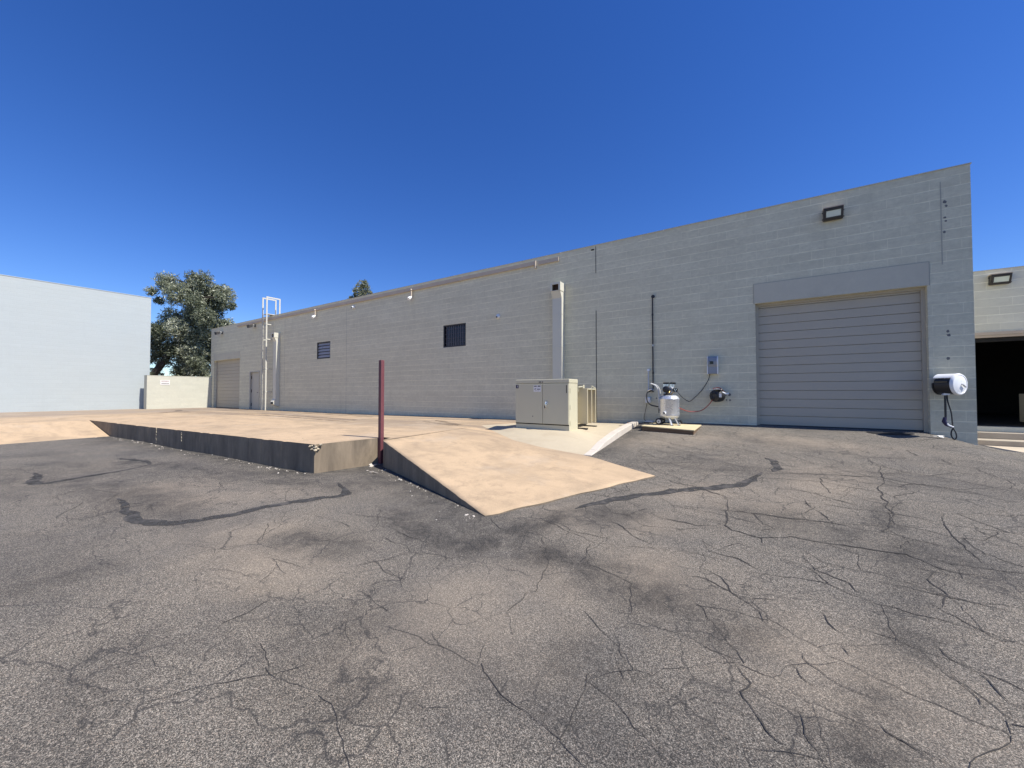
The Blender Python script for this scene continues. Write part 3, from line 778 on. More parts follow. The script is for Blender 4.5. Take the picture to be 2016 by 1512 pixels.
# door leaf
b = B(); b.box(-25.36, -24.31, 10.67, 10.72, .56, 2.74); pd = obj('steel_door', b, M['pdoor'], wh, bevel=.004)
b = B(); b.box(-25.44, -25.365, 10.575, 10.67, .5, 2.80); b.box(-24.305, -24.23, 10.575, 10.67, .5, 2.80); b.box(-25.365, -24.305, 10.575, 10.67, 2.745, 2.80); obj('door_frame', b, M['pdoor'], pd)
for z in (2.45, 1.65, .85):
    b = B(); b.box(-25.355, -25.32, 10.645, 10.672, z - .09, z + .09); obj('hinge', b, M['blackm'], pd)
b = B(); b.box(-24.45, -24.37, 10.655, 10.672, 1.48, 1.64); b.tube([(-24.41, 10.66, 1.56), (-24.41, 10.61, 1.56), (-24.53, 10.605, 1.56)], .014, 8); obj('handle', b, M['blackm'], pd)
# windows
def window(h, kind):
    x0, x1, z0, z1 = h; f = B(); t = .045
    f.box(x0, x0 + t, 10.61, 10.67, z0, z1); f.box(x1 - t, x1, 10.61, 10.67, z0, z1); f.box(x0 + t, x1 - t, 10.61, 10.67, z1 - t, z1); f.box(x0 + t, x1 - t, 10.61, 10.67, z0, z0 + t)
    o = obj('window', f, M['blackm'], wh)
    p = B(); p.box(x0 + .01, x1 - .01, 10.70, 10.72, z0 + .01, z1 - .01); obj('pane', p, M['pane'], o)
    if kind == 'bars':
        g = B()
        for i in range(1, 9): x = x0 + t + (x1 - x0 - 2 * t) * i / 9; g.box(x - .016, x + .016, 10.625, 10.645, z0 + t, z1 - t)
        for i in range(1, 5): z = z0 + (z1 - z0) * i / 5; g.box(x0 + t, x1 - t, 10.648, 10.66, z - .008, z + .008)
        obj('security_grille', g, M['bars'], o)
    else:
        hh = (z1 - z0 - 2 * t) / 5
        g = B()
        for i in range(5):
            z = z0 + t + i * hh
            g.prism([(10.628, z + .02), (10.636, z + .02), (10.668, z + hh - .01), (10.660, z + hh - .01)], 'x', x0 + t, x1 - t)
        obj('louver', g, M['louver'], o)
window(WIN2, 'bars'); window(WIN1, 'louver')

# ================================================================ neighbour, boundary wall, wing
nb = thing('neighbour_building', 'tall plain windowless building painted pale bluish white in full sun', 'building', (-45, -8, .5))
b = B(); b.box(-60, -32, -32, 7.75, -.2, 7.47); obj('wall', b, M['block_white'], nb, bevel=.02)
b = B(); b.box(-60.03, -31.985, -32.03, 7.765, 7.47, 7.50); obj('coping', b, M['block_white'], nb)
bw = thing('boundary_wall', 'low cream block wall closing the gap between two buildings', 'wall', (-31.05, 9, .5))
b = B(); b.prism([(-31.1, 10.595), (-31.1, 7.56), (-31.42, 7.56), (-31.42, 7.36), (-30.9, 7.36), (-30.9, 10.595)], 'z', -.2, 2.57)
obj('wall', b, M['block_cream'], bw)
b = B(); b.prism([(-31.11, 10.597), (-31.11, 7.57), (-31.43, 7.57), (-31.43, 7.35), (-30.89, 7.35), (-30.89, 10.597)], 'z', 2.571, 2.60)
obj('coping', b, M['block_cream'], bw)
sg = thing('wall_sign', 'small white sign with lines of tiny text fixed on the cream wall', 'sign', (-30.9, 8.19, 2.18))
b = B(); b.box(-30.898, -30.885, 7.97, 8.42, 2.03, 2.33); obj('panel', b, M['stick'], sg)
for k, (z, h, mat) in enumerate(((2.27, .028, 'ink'), (2.22, .02, 'redink'), (2.11, .045, 'ink'))):
    b = B(); y = 8.02
    while y < 8.36:
        w = .02 + .03 * random.random(); b.box(-30.885, -30.882, y, min(y + w, 8.38), z - h / 2, z + h / 2); y += w + .012
    obj('lettering', b, M[mat], sg)
wg = thing('warehouse_wing', 'shaded beige block wing with a dark open doorway beyond the warehouse corner', 'building', (7, 14.3, .4))
OP = (4.0, 9.0, .72, 2.95)
b = B(); wall_y(b, 3.335, 14, -.3, 4.54, 14.2, .2, [OP]); obj('wall', b, M['block_far'], wg)
b = B(); b.box(13.8, 14, 14.4, 24, -.3, 4.54); obj('wall', b, M['block_far'], wg)
b = B(); b.box(3.335, 13.8, 14.4, 24, 4.2, 4.35); obj('roof', b, M['roof'], wg)
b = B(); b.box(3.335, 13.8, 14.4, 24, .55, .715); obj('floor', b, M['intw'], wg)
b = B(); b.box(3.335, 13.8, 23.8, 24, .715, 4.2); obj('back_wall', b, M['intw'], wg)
b = B(); b.box(3.95, 9.05, 14.17, 14.202, 2.955, 3.03); b.box(3.95, 9.05, 14.19, 14.35, 2.90, 2.949); obj('door_header', b, M['trim'], wg)
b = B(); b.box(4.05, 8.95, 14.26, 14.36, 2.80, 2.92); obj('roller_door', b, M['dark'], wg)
b = B(); b.box(3.335, 14.02, 14.19, 14.41, 4.54, 4.56); obj('coping', b, M['lintel'], wg)
st = thing('entrance_steps', 'two pale concrete steps up to the dark doorway', 'steps', (6, 13.8, .33))
b = B(); b.box(3.345, 10, 13.42, 14.195, .05, .455); obj('lower_step', b, M['step'], st, bevel=.012)
b = B(); b.box(3.345, 10, 13.84, 14.195, .456, .605); obj('upper_step', b, M['step'], st, bevel=.012)
sb = thing('storage_cabinet', 'dim white cabinet standing inside the open doorway', 'cabinet', (5.97, 15.25, .715))
b = B(); b.box(5.62, 6.32, 14.95, 15.55, .80, 1.52); obj('body', b, M['dimwhite'], sb, bevel=.01)
b = B(); b.box(5.65, 6.29, 15.0, 15.5, .7155, .80); obj('plinth', b, M['blackm'], sb)
for xx in (5.64, 5.98):
    b = B(); b.box(xx, xx + .32, 14.93, 14.949, .83, 1.49); obj('door', b, M['dimwhite'], sb)

# ================================================================ things on the wall
DG = 'ventilation ducts on the warehouse wall'
def duct(x0, x1):
    t = thing('wall_duct', 'square painted metal vent duct rising up the wall behind the electrical cabinet', 'duct', ((x0 + x1) / 2, 10.5, .85), DG)
    b = B(); b.prism([(10.597, 4.60), (10.30, 4.60), (10.40, 4.40), (10.40, 1.30), (10.29, 1.13), (10.29, 1.0), (10.36, .95), (10.597, .86)], 'x', x0, x1); obj('shaft', b, M['duct'], t, bevel=.004)
    b = B(); k = .012
    b.box(x0 - k, x0 + .01, 10.28, 10.597, 4.60, 4.86); b.box(x1 - .01, x1 + k, 10.28, 10.597, 4.60, 4.86); b.box(x0 + .01, x1 - .01, 10.28, 10.597, 4.84, 4.859); b.box(x0 + .01, x1 - .01, 10.29, 10.597, 4.601, 4.615)
    b.box(x0 + .01, x0 + .05, 10.28, 10.295, 4.615, 4.84); b.box(x1 - .05, x1 - .01, 10.28, 10.295, 4.615, 4.84); b.box(x0 + .05, x1 - .05, 10.28, 10.295, 4.795, 4.84)
    h = obj('hood', b, M['duct'], t)
    b = B(); b.box(x0 + .012, x1 - .012, 10.44, 10.45, 4.62, 4.835); obj('mesh_screen', b, M['ductrust'], h)
    b = B(); b.box(x0 + .03, x1 - .03, 10.284, 10.292, 1.01, 1.11); obj('outlet', b, M['dark'], t)
    for z in (1.55, 2.9, 3.9):
        b = B(); b.box(x0 - .005, x1 + .005, 10.395, 10.597, z, z + .025); obj('seam_band', b, M['duct'], t)
    return t
du = duct(-5.29, -4.98)
dup(du, (du.location.x - 16.97, 10.5, .78), 'square painted metal vent duct standing free on the wall beside the roof ladder')

def wall_pack(c, label, group):
    x, y, z = c; t = thing('wall_light', label, 'wall light', c, group)
    b = B(); b.prism([(y, z - .12), (y - .09, z - .125), (y - .17, z + .085), (y - .17, z + .105), (y, z + .105)], 'x', x - .165, x + .165); h = obj('housing', b, M['lamp'], t, bevel=.008)
    b = B(); b.box(x - .172, x + .172, y - .18, y, z + .106, z + .124); obj('visor', b, M['trim'], t)
    u = Vector((0, -.08, .21)).normalized(); nrm = Vector((0, -.934, -.356))
    def on(xx, s, o): p = Vector((xx, y - .09, z - .125)) + u * s + nrm * o; return tuple(p)
    b = B(); b.hexa([on(x - .125, .05, .001), on(x + .125, .05, .001), on(x + .125, .185, .001), on(x - .125, .185, .001)], [on(x - .12, .055, .012), on(x + .12, .055, .012), on(x + .12, .18, .012), on(x - .12, .18, .012)]); obj('lens', b, M['glass'], t)
    b = B()
    for a0, a1, s0, s1 in ((-.15, -.126, .025, .21), (.126, .15, .025, .21), (-.126, .126, .025, .049), (-.126, .126, .186, .21)):
        b.hexa([on(x + a0, s0, 0), on(x + a1, s0, 0), on(x + a1, s1, 0), on(x + a0, s1, 0)], [on(x + a0, s0, .02), on(x + a1, s0, .02), on(x + a1, s1, .02), on(x + a0, s1, .02)])
    obj('bezel', b, M['lamp'], t)
    for s in (-1, 1):
        for zz in (-.09, .05):
            b = B(); b.lathe((x + s * .165, y - .06, z + zz), (s, 0, 0), [(.012, 0), (.012, .02)], 8); obj('screw', b, M['blackm'], t)
    return t
LG = 'bronze wall pack lights'
wp = wall_pack((1.335, 10.6, 5.37), 'bronze rectangular wall light high above the big roller door', LG)
dup(wp, (4.87, 14.2, 4.29), 'bronze rectangular wall light on the beige wing above the dark doorway')
def flood(c, label, group):
    x, y, z = c; t = thing('flood_light', label, 'flood light', c, group)
    b = B(); b.box(x - .06, x + .06, y - .03, y, z - .06, z + .10); obj('wall_plate', b, M['lamp'], t)
    b = B(); b.tube([(x, y - .03, z + .05), (x, y - .14, z + .07), (x, y - .20, z + .02)], .02, 8); obj('arm', b, M['pipew'], t)
    b = B(); b.prism([(y - .17, z + .09), (y - .40, z + .02), (y - .36, z - .15), (y - .20, z - .10)], 'x', x - .14, x + .14); obj('head', b, M['lamp'], t, bevel=.01)
    b = B(); b.prism([(y - .385, z + .0), (y - .408, z + .0), (y - .372, z - .145), (y - .35, z - .135)], 'x', x - .12, x + .12); obj('lens', b, M['blackm'], t)
    return t
FG = 'flood lights above the far roller door'
fl = flood((-29.35, 10.6, 5.42), 'grey flood light above the far small roller door', FG)
dup(fl, (-24.85, 10.6, 5.45), 'grey flood light between the roof ladder and the far roller door')
def spot(c, label, group):
    x, y, z = c; t = thing('eaves_spotlight', label, 'spotlight', c, group)
    b = B(); b.box(x - .03, x + .03, y - .06, y - .015, z - .30, z + .06); obj('stem', b, M['trim'], t)
    b = B(); b.lathe((x, y - .05, z - .27), (-.1, -.75, -.65), [(.03, -.05), (.05, 0), (.075, .11), (.07, .13)], 14); obj('head', b, M['whitep'], t, smooth=True)
    b = B(); b.lathe((x + .004, y - .02, z + .02), (0, -1, 0), [(.045, 0), (.045, .07)], 12); obj('junction_box', b, M['trim'], t)
    return t
EG = 'spotlights hung from the roof trim'
sp_ = spot((-11.6, 10.54, 5.60), 'small white spotlight under the roof trim above the louvred and barred windows', EG)
sp_['label'] = 'small white spotlight hung from roof trim, the one nearer the barred window'
dup(sp_, (-18.42, 10.54, 5.60), 'small white spotlight hung from roof trim, right above the louvred window')
def camera_thing(c, label, group):
    x, y, z = c; t = thing('security_camera', label, 'camera', c, group)
    b = B(); b.lathe((x, y + .002, z), (0, -1, 0), [(.075, 0), (.075, .03), (.06, .045)], 18); obj('base', b, M['whitep'], t, smooth=True)
    b = B(); b.lathe((x, y - .04, z - .01), (.15, -1, -.35), [(.05, 0), (.055, .03), (.042, .065), (.02, .078)], 16); e = obj('eyeball', b, M['whitep'], t, smooth=True)
    b = B(); b.lathe((x + .012, y - .115, z - .037), (.15, -1, -.35), [(.03, 0), (.026, .008)], 14); obj('lens', b, M['black'], e)
    return t
CG = 'small white cameras on the long wall'
cm = camera_thing((-7.44, 10.6, 4.13), 'small white round camera on the wall between barred window and duct', CG)
dup(cm, (-15.42, 10.6, 5.42), 'small white camera just under the roof trim between the two windows')

# roof ladder
ld = thing('roof_ladder', 'tall white steel ladder fixed to the wall and hooked over the roof edge', 'ladder', (-23.0, 10.3, .55))
XA, XB, LY = -22.80, -23.25, 10.29
for x in (XA, XB):
    b = B(); b.box(x - .012, x + .012, LY - .035, LY + .035, .57, 6.86); b.box(x - .012, x + .012, LY + .035, 11.0, 6.79, 6.86); b.box(x - .012, x + .012, 10.93, 11.0, 5.5, 6.79)
    obj('rail', b, M['ladder'], ld, bevel=.004)
z = .85
while z < 5.9:
    b = B(); b.tube([(XB + .012, LY, z), (XA - .012, LY, z)], .012, 8); obj('rung', b, M['ladder'], ld); z += .305
for z in (5.32, 4.50, 2.85, 1.60):
    
    for xx in (XA + .012, XB - .02):
        b = B(); b.box(xx, xx + .008, LY - .02, 10.598, z - .025, z + .025); obj('wall_bracket', b, M['ladder'], ld)
b = B(); b.box(XB + .012, XA - .012, LY + .03, 10.95, 5.89, 5.92); obj('step_plate', b, M['ladder'], ld)

# conduits by the compressor
cd = thing('dark_conduit', 'thin dark vertical conduit running up the grey wall above the compressor', 'conduit', (-2.4, 10.57, 1.55))
b = B(); b.tube([(-2.40, 10.565, 1.56), (-2.40, 10.565, 4.06), (-2.40, 10.575, 4.10), (-2.40, 10.60, 4.11)], .016, 10); obj('pipe', b, M['brownpipe'], cd, smooth=True)
for z in (2.78, 3.6, 2.05):
    b = B(); b.lathe((-2.40, 10.565, z), (0, 0, 1), [(.023, 0), (.023, .05)], 10); obj('coupling', b, M['brownpipe'] if z != 2.78 else M['pipew'], cd)
b = B(); b.lathe((-2.385, 10.58, 4.11), (0, -1, 0), [(.045, 0), (.045, .03)], 10); obj('wall_flange', b, M['blackm'], cd)
gp = thing('air_pipe', 'slim galvanised pipe with black hose hanging down beside the compressor', 'pipe', (-2.52, 10.55, 1.4))
b = B(); b.tube([(-2.515, 10.6, 2.14), (-2.515, 10.57, 2.155), (-2.515, 10.545, 2.13), (-2.515, 10.545, 1.60)], .017, 10); obj('pipe', b, M['pipew'], gp, smooth=True)
b = B(); b.lathe((-2.515, 10.56, 2.15), (0, -1, 0), [(.034, -.04), (.034, .03)], 10); obj('elbow', b, M['whitep'], gp)
b = B(); b.tube([(-2.52, 10.53, 1.60), (-2.44, 10.50, 1.64), (-2.37, 10.48, 1.62)], .02, 8); obj('ball_valve', b, M['chrome'], gp)
b = B(); b.tube(smooth_path([(-2.40, 10.48, 1.60), (-2.51, 10.40, 1.55), (-2.50, 10.32, 1.36), (-2.38, 10.2, 1.24), (-2.16, 10.05, 1.20)]), .018, 8); obj('hose', b, M['rubber'], gp, smooth=True)
ob = thing('outlet_box', 'white weatherproof outlet box with thin cable low on the wall', 'outlet', (-2.53, 10.57, 1.3))
b = B(); b.box(-2.59, -2.47, 10.50, 10.598, 1.28, 1.43); obj('cover', b, M['whitep'], ob, bevel=.012)
b = B(); b.tube(smooth_path([(-2.55, 10.54, 1.28), (-2.60, 10.54, 1.05), (-2.62, 10.5, .85), (-2.5, 10.35, .80)]), .007, 6); obj('cable', b, M['wire'], ob)
cb = thing('charger_box', 'blue-grey wall box with dark square screen and trailing cord', 'wall box', (-1.01, 10.55, 2.0))
b = B(); b.prism([(10.598, 2.01), (10.50, 2.01), (10.495, 2.18), (10.465, 2.23), (10.455, 2.31), (10.475, 2.40), (10.50, 2.43), (10.598, 2.43)], 'x', -1.09, -.885); o = obj('case', b, M['bluegrey'], cb, bevel=.006)
b = B(); b.box(-1.105, -1.088, 10.49, 10.598, 2.005, 2.435); b.prism([(10.598, 2.005), (10.495, 2.005), (10.49, 2.18), (10.45, 2.23), (10.44, 2.31), (10.465, 2.41), (10.50, 2.435), (10.598, 2.435)], 'x', -.887, -.868); obj('side_cover', b, M['whitep'], cb)
b = B(); b.box(-1.045, -.965, 10.452, 10.470, 2.245, 2.315); obj('screen', b, M['screen'], cb)
b = B(); b.tube(smooth_path([(-1.05, 10.55, 2.01), (-1.09, 10.56, 1.86), (-1.19, 10.57, 1.68), (-1.28, 10.56, 1.55), (-1.46, 10.5, 1.36), (-1.53, 10.4, 1.34), (-1.62, 10.2, 1.43), (-1.70, 10.02, 1.56)]), .008, 6); obj('cord', b, M['wire'], cb, smooth=True)

# black air hose reel
rl = thing('air_hose_reel', 'round black hose reel on the wall with red hose to the compressor', 'hose reel', (-.9, 10.4, 1.3))
ax = Vector((-.55, -.83, 0)).normalized(); c0 = Vector((-.88, 10.40, 1.475)) - ax * .02
b = B(); b.lathe(c0 - ax * .08, ax, [(.10, -.01), (.145, .01), (.15, .05), (.15, .17), (.145, .19), (.10, .20), (.07, .215), (.06, .205)], 12); obj('drum', b, M['black'], rl, smooth=True)
b = B(); b.box(-.96, -.78, 10.22, 10.42, 1.615, 1.635); b.box(-.90, -.80, 10.40, 10.598, 1.40, 1.58); obj('bracket', b, M['trim'], rl)
b = B(); b.box(-.83, -.78, 10.21, 10.226, 1.44, 1.53); obj('label', b, M['stick'], rl)
b = B(); b.tube([(-.78, 10.36, 1.56), (-.70, 10.42, 1.52), (-.66, 10.5, 1.53)], .022, 8); obj('hose_guide', b, M['whitep'], rl)
b = B(); b.tube([(-1.10, 10.45, 1.64), (-1.0, 10.42, 1.635), (-.86, 10.38, 1.65)], .009, 6); obj('air_gun', b, M['chrome'], rl)
b = B(); b.tube(smooth_path([(-.98, 10.3, 1.38), (-1.05, 10.32, 1.27), (-1.2, 10.33, 1.13), (-1.36, 10.31, 1.085), (-1.52, 10.2, 1.10), (-1.67, 10.0, 1.18)]), .011, 8); obj('hose', b, M['redhose'], rl, smooth=True)
b = B(); b.tube(smooth_path([(-.98, 10.40, 1.645), (-.85, 10.42, 1.67), (-.76, 10.43, 1.60), (-.71, 10.44, 1.54)]), .010, 6); obj('hose_loop', b, M['redhose'], rl, smooth=True)

# white pressure-washer hose reel
wr = thing('white_hose_reel', 'white and black hose reel with spray gun near the warehouse corner', 'hose reel', (2.95, 10.4, 1.5))
cy, cz = 10.27, 1.70; RC = (2.90, cy, 1.7); RA = R(-44)
arc = lambda r, a0, a1, n=14: [(cy + r * math.cos(R(a0 + (a1 - a0) * i / n)), cz + r * math.sin(R(a0 + (a1 - a0) * i / n))) for i in range(n + 1)]
b = B(); b.prism(arc(.180, 145, 385, 24), 'x', 2.77, 3.003); obj('drum', b.rot(RC, RA), M['black'], wr, bevel=.01)
b = B(); b.prism(arc(.195, 30, 142) + arc(.176, 142, 30), 'x', 2.75, 3.01); obj('top_cover', b.rot(RC, RA), M['whitep'], wr, bevel=.004)
b = B(); b.prism(arc(.192, 172, 380, 22), 'x', 2.75, 2.768); obj('back_plate', b.rot(RC, RA), M['black'], wr, bevel=.004)
b = B(); b.lathe((3.003, cy, cz), (1, 0, 0), [(.197, 0), (.199, .025), (.185, .045), (.165, .05), (.16, .044), (.12, .055), (.05, .06)], 32); obj('side_cover', b.rot(RC, RA), M['whitep'], wr, smooth=True)
b = B(); b.tube([(3.055, cy + .01, cz + .01), (3.085, cy - .01, cz - .005), (3.085, cy + .06, cz - .05)], .013, 8); obj('crank', b.rot(RC, RA), M['pipew'], wr)
b = B(); b.box(2.79, 2.97, cy - .185, cy - .168, cz + .03, cz + .06); obj('hose_slot', b.rot(RC, RA), M['screen'], wr)
b = B(); b.box(2.82, 2.92, 10.50, 10.598, 1.55, 1.85); obj('wall_mount', b, M['blackm'], wr)
b = B(); b.prism([(2.79, 1.505), (2.87, 1.505), (2.89, 1.53), (2.81, 1.54)], 'y', 10.19, 10.28); obj('hose_outlet', b, M['whitep'], wr)
b = B(); b.tube(smooth_path([(2.855, 10.23, 1.52), (2.86, 10.22, 1.38), (2.90, 10.22, 1.18), (2.915, 10.22, .93), (2.95, 10.22, .82), (2.955, 10.22, .74), (2.93, 10.22, .70), (2.895, 10.22, .76), (2.895, 10.22, .84), (2.915, 10.22, .90)]), .010, 8); obj('hose', b, M['rubber'], wr, smooth=True)
g = B(); g.tube([(2.825, 10.21, 1.50), (2.825, 10.21, 1.06)], .016, 8); o = obj('spray_lance', g, M['black'], wr)
g = B(); g.tube([(2.815, 10.21, 1.10), (2.805, 10.21, 1.02), (2.83, 10.21, .965), (2.90, 10.21, .925)], [.022, .034, .026, .02], 10); obj('gun_body', g, M['navy'], wr, smooth=True)
g = B(); g.tube([(2.835, 10.195, .985), (2.86, 10.19, .95), (2.915, 10.195, .925)], .014, 8); obj('gun_grip', g, M['whitep'], wr)
# ================================================================ things on the ground
# electrical transformer cabinet
ec = thing('electrical_cabinet', 'large cream steel electrical cabinet with two doors and cooling fins behind', 'electrical cabinet', (-4.3, 8.4, .68))
X0, X1, Y0, Y1 = -5.045, -3.625, 7.945, 8.42
b = B(); b.box(X0, X1, Y0, Y1, .62, 1.765); obj('body', b, M['cabinet'], ec, bevel=.006)
b = B(); b.box(X0 - .008, X1 + .008, Y0 - .012, Y1 + .006, 1.768, 1.862); obj('lid', b, M['cabinet'], ec, bevel=.012)
seam = -4.292
for xa, xb in ((X0 + .006, seam - .006), (seam + .004, X1 - .012)):
    b = B(); b.box(xa, xb, Y0 - .022, Y0 - .001, .825, 1.752); d = obj('door', b, M['cabinet'], ec, bevel=.004)
    if xb > -4:
        b = B(); b.box(xb - .05, xb - .034, Y0 - .026, Y0 - .0225, 1.54, 1.72); obj('vent_slot', b, M['dark'], d)
        b = B(); b.lathe((xa + .09, Y0 - .022, 1.30), (0, -1, 0), [(.05, 0), (.045, .016)], 16); b.tube([(xa + .075, Y0 - .03, 1.335), (xa + .085, Y0 - .06, 1.315), (xa + .10, Y0 - .06, 1.25), (xa + .105, Y0 - .045, 1.18)], [.022, .02, .014, .012], 8); obj('handle', b, M['chrome'], d, smooth=True)
        b = B(); b.box(xa + .05, xa + .085, Y0 - .035, Y0 - .0225, 1.19, 1.245); obj('padlock', b, M['blackm'], d)
    else:
        b = B(); b.box(xa + .012, xa + .085, Y0 - .025, Y0 - .0225, 1.655, 1.74); k = obj('number_sticker', b, M['navy'], d)
        b = B(); b.box(xa + .052, xa + .062, Y0 - .027, Y0 - .0252, 1.675, 1.725); obj('sticker_mark', b, M['stick'], k)
        b = B(); b.box(xb - .235, xb - .035, Y0 - .025, Y0 - .0225, 1.57, 1.725); k = obj('warning_label', b, M['stick'], d)
        b = B()
        for q in ((-.22, -.15, 1.69, 1.712), (-.12, -.05, 1.69, 1.715), (-.215, -.175, 1.625, 1.64), (-.20, -.16, 1.648, 1.655), (-.14, -.06, 1.622, 1.640), (-.12, -.10, 1.59, 1.60), (-.19, -.15, 1.60, 1.605)):
            b.box(xb + q[0], xb + q[1], Y0 - .027, Y0 - .0252, q[2], q[3])
        obj('label_print', b, M['ink'], k)
        b = B(); b.lathe((xb - .26, Y0 - .0215, .99), (0, -1, 0), [(.016, 0), (.014, .003)], 8); obj('rust_spot', b, M['stain'], d)
b = B(); b.box(X0 + .004, X1 - .004, Y0 - .006, Y0 + .002, .800, .822); obj('door_gap', b, M['dark'], ec)
b = B()
for q in ((-.105, -.05), (-.045, -.04), (-.02, .005)): b.box(seam + q[0], seam + q[1], Y0 - .016, Y0 - .0122, 1.785, 1.812)
obj('nameplate', b, M['ink'], ec)
for z in (1.60, 1.22, .86):
    b = B(); b.box(X1 - .002, X1 + .010, Y0 + .04, Y0 + .065, z - .05, z + .05); obj('hinge', b, M['cabinet'], ec)
b = B(); b.box(-4.95, -3.76, 8.424, 9.45, .78, 1.62); obj('tank', b, M['fin'], ec)
for y in (8.72, 8.99, 9.26):
    b = B(); b.box(-3.757, -3.50, y, y + .032, .80, 1.655); obj('cooling_fin', b, M['fin'], ec, bevel=.004)
b = B(); b.box(-3.757, -3.50, 8.755, 9.255, 1.625, 1.650); b.box(-4.0, -3.60, 8.70, 8.78, 1.66, 1.74); b.tube([(-3.70, 8.62, 1.58), (-3.68, 8.60, 1.68), (-3.60, 8.66, 1.69)], .022, 8); b.tube([(-3.56, 9.1, 1.65), (-3.55, 9.1, 1.72), (-3.50, 9.25, 1.655)], .014, 8); obj('header_pipe', b, M['cabinet'], ec)
b = B(); b.box(-3.98, -3.44, 8.50, 8.60, .66, .715); b.box(-3.98, -3.48, 9.2, 9.3, .66, .72); b.box(-4.9, -3.8, 8.5, 9.4, .70, .78); obj('skid', b, M['blackm'], ec)

# maroon post
po = thing('steel_post', 'tall square maroon steel post standing at the dock and ramp corner', 'post', (-6.67, 5.25, .06))
b = B(); b.box(-6.712, -6.628, 5.205, 5.289, -.1, 2.23); obj('tube', b, M['maroon'], po, bevel=.006)
b = B(); b.lathe((-6.67, 5.247, 2.2302), (0, 0, 1), [(.033, 0), (.033, .003)], 4); obj('hollow_top', b, M['dark'], po)
b = B(); b.box(-6.75, -6.60, 5.15, 5.33, .0, .075); obj('base_plate', b, M['stain'], po)

# wooden platform
wpf = thing('wooden_platform', 'low weathered plywood platform under the compressor', 'platform', (-1.8, 9.7, .65))
q = [(-2.42, 9.42, .76), (-1.24, 9.24, .727), (-1.20, 10.12, .785), (-2.40, 10.3, .77)]
dn = lambda L, d: [(x, y, z - d) for x, y, z in L]
b = B(); b.hexa(dn(q, .022), q); obj('deck', b, M['wood'], wpf, bevel=.003)
qi = [(x + (.015 if x < -2 else -.015), y + (.012 if y < 9.6 else -.012), z) for x, y, z in q]
b = B(); b.hexa(dn(qi, .16), dn(qi, .0225)); obj('frame', b, M['woodd'], wpf)

# air compressor
CX, CY, CZ = -1.88, 9.93, .772
ac = thing('air_compressor', 'silver upright air compressor with black motor, handle and two small wheels', 'compressor', (CX, CY, CZ))
b = B(); b.lathe((CX, CY, CZ), (0, 0, 1), [(.06, .135), (.16, .15), (.215, .19), (.228, .23), (.228, .60), (.232, .605), (.232, .63), (.226, .635), (.205, .68), (.15, .715), (.08, .728), (.02, .73)], 36); tk = obj('tank', b, M['silver'], ac, smooth=True)
b = B(); b.lathe((CX, CY, CZ), (0, 0, 1), [(.2305, .238), (.2315, .242), (.2305, .246)], 36); obj('weld_band', b, M['chrome'], tk)
b = B(); b.lathe((CX - .06, CY - .215, CZ + .29), (-.25, -1, 0), [(.034, 0), (.036, .03), (.030, .045)], 16); gg = obj('gauge', b, M['whitep'], tk, smooth=True)
b = B(); b.lathe((CX - .0722, CY - .2605, CZ + .29), (-.25, -1, 0), [(.024, 0), (.022, .004)], 14); obj('gauge_face', b, M['lamp'], gg)
b = B(); b.box(CX - .243, CX - .226, CY - .05, CY - .02, CZ + .28, CZ + .56); obj('pipe_guard', b, M['black'], ac)
for s in (-1, 1):
    wx, wy = CX - .205, CY + s * .16 - .02
    b = B(); b.lathe((wx, wy - .025, CZ + .082), (0, 1, 0), [(.055, -.004), (.072, 0), (.082, .012), (.082, .038), (.072, .05), (.055, .054)], 24); w = obj('wheel', b, M['rubber'], ac, smooth=True)
    b = B(); b.lathe((wx, wy - .032, CZ + .082), (0, 1, 0), [(.020, -.004), (.046, 0), (.050, .008), (.050, .05)], 20); h = obj('rim', b, M['pipew'], w, smooth=True)
    b = B(); b.lathe((wx, wy - .044, CZ + .082), (0, 1, 0), [(.012, 0), (.014, .01)], 10); obj('hub_cap', b, M['blackm'], w)
b = B(); b.tube([(CX - .205, CY - .19, CZ + .082), (CX - .205, CY + .16, CZ + .082)], .012, 8); b.bar((CX - .20, CY - .1, CZ + .09), (CX - .1, CY - .06, CZ + .19), .05, .012); b.bar((CX - .20, CY + .1, CZ + .09), (CX - .1, CY + .06, CZ + .19), .05, .012); obj('axle', b, M['blackm'], ac)
b = B()
for s in (-1, 1): b.tube(smooth_path([(CX - .215, CY + s * .085, CZ + .40), (CX - .225, CY + s * .085, CZ + .72), (CX - .245, CY + s * .085, CZ + .86), (CX - .31, CY + s * .085, CZ + .955), (CX - .415, CY + s * .085, CZ + 1.0)]), .014, 8)
b.tube([(CX - .415, CY - .085, CZ + 1.0), (CX - .42, CY + .085, CZ + 1.0)], .016, 8); obj('handle', b, M['pipew'], ac, smooth=True)
for dx, dy in ((.02, -.20), (.16, -.12), (.16, .12)):
    b = B(); b.bar((CX + dx * .75, CY + dy * .9, CZ + .22), (CX + dx + .075, CY + dy * 1.15, CZ + .004), .05, .010); obj('leg', b, M['silver'], ac)
    b = B(); b.box(CX + dx + .05, CX + dx + .11, CY + dy * 1.15 - .03, CY + dy * 1.15 + .03, CZ - .012, CZ + .006); obj('foot', b, M['rubber'], ac)
mt = B(); mt.lathe((CX - .045, CY - .16, CZ + .855), (0, 1, 0), [(.05, -.012), (.075, 0), (.082, .02), (.082, .09)], 22); obj('fan_cover', mt, M['black'], ac, smooth=True)
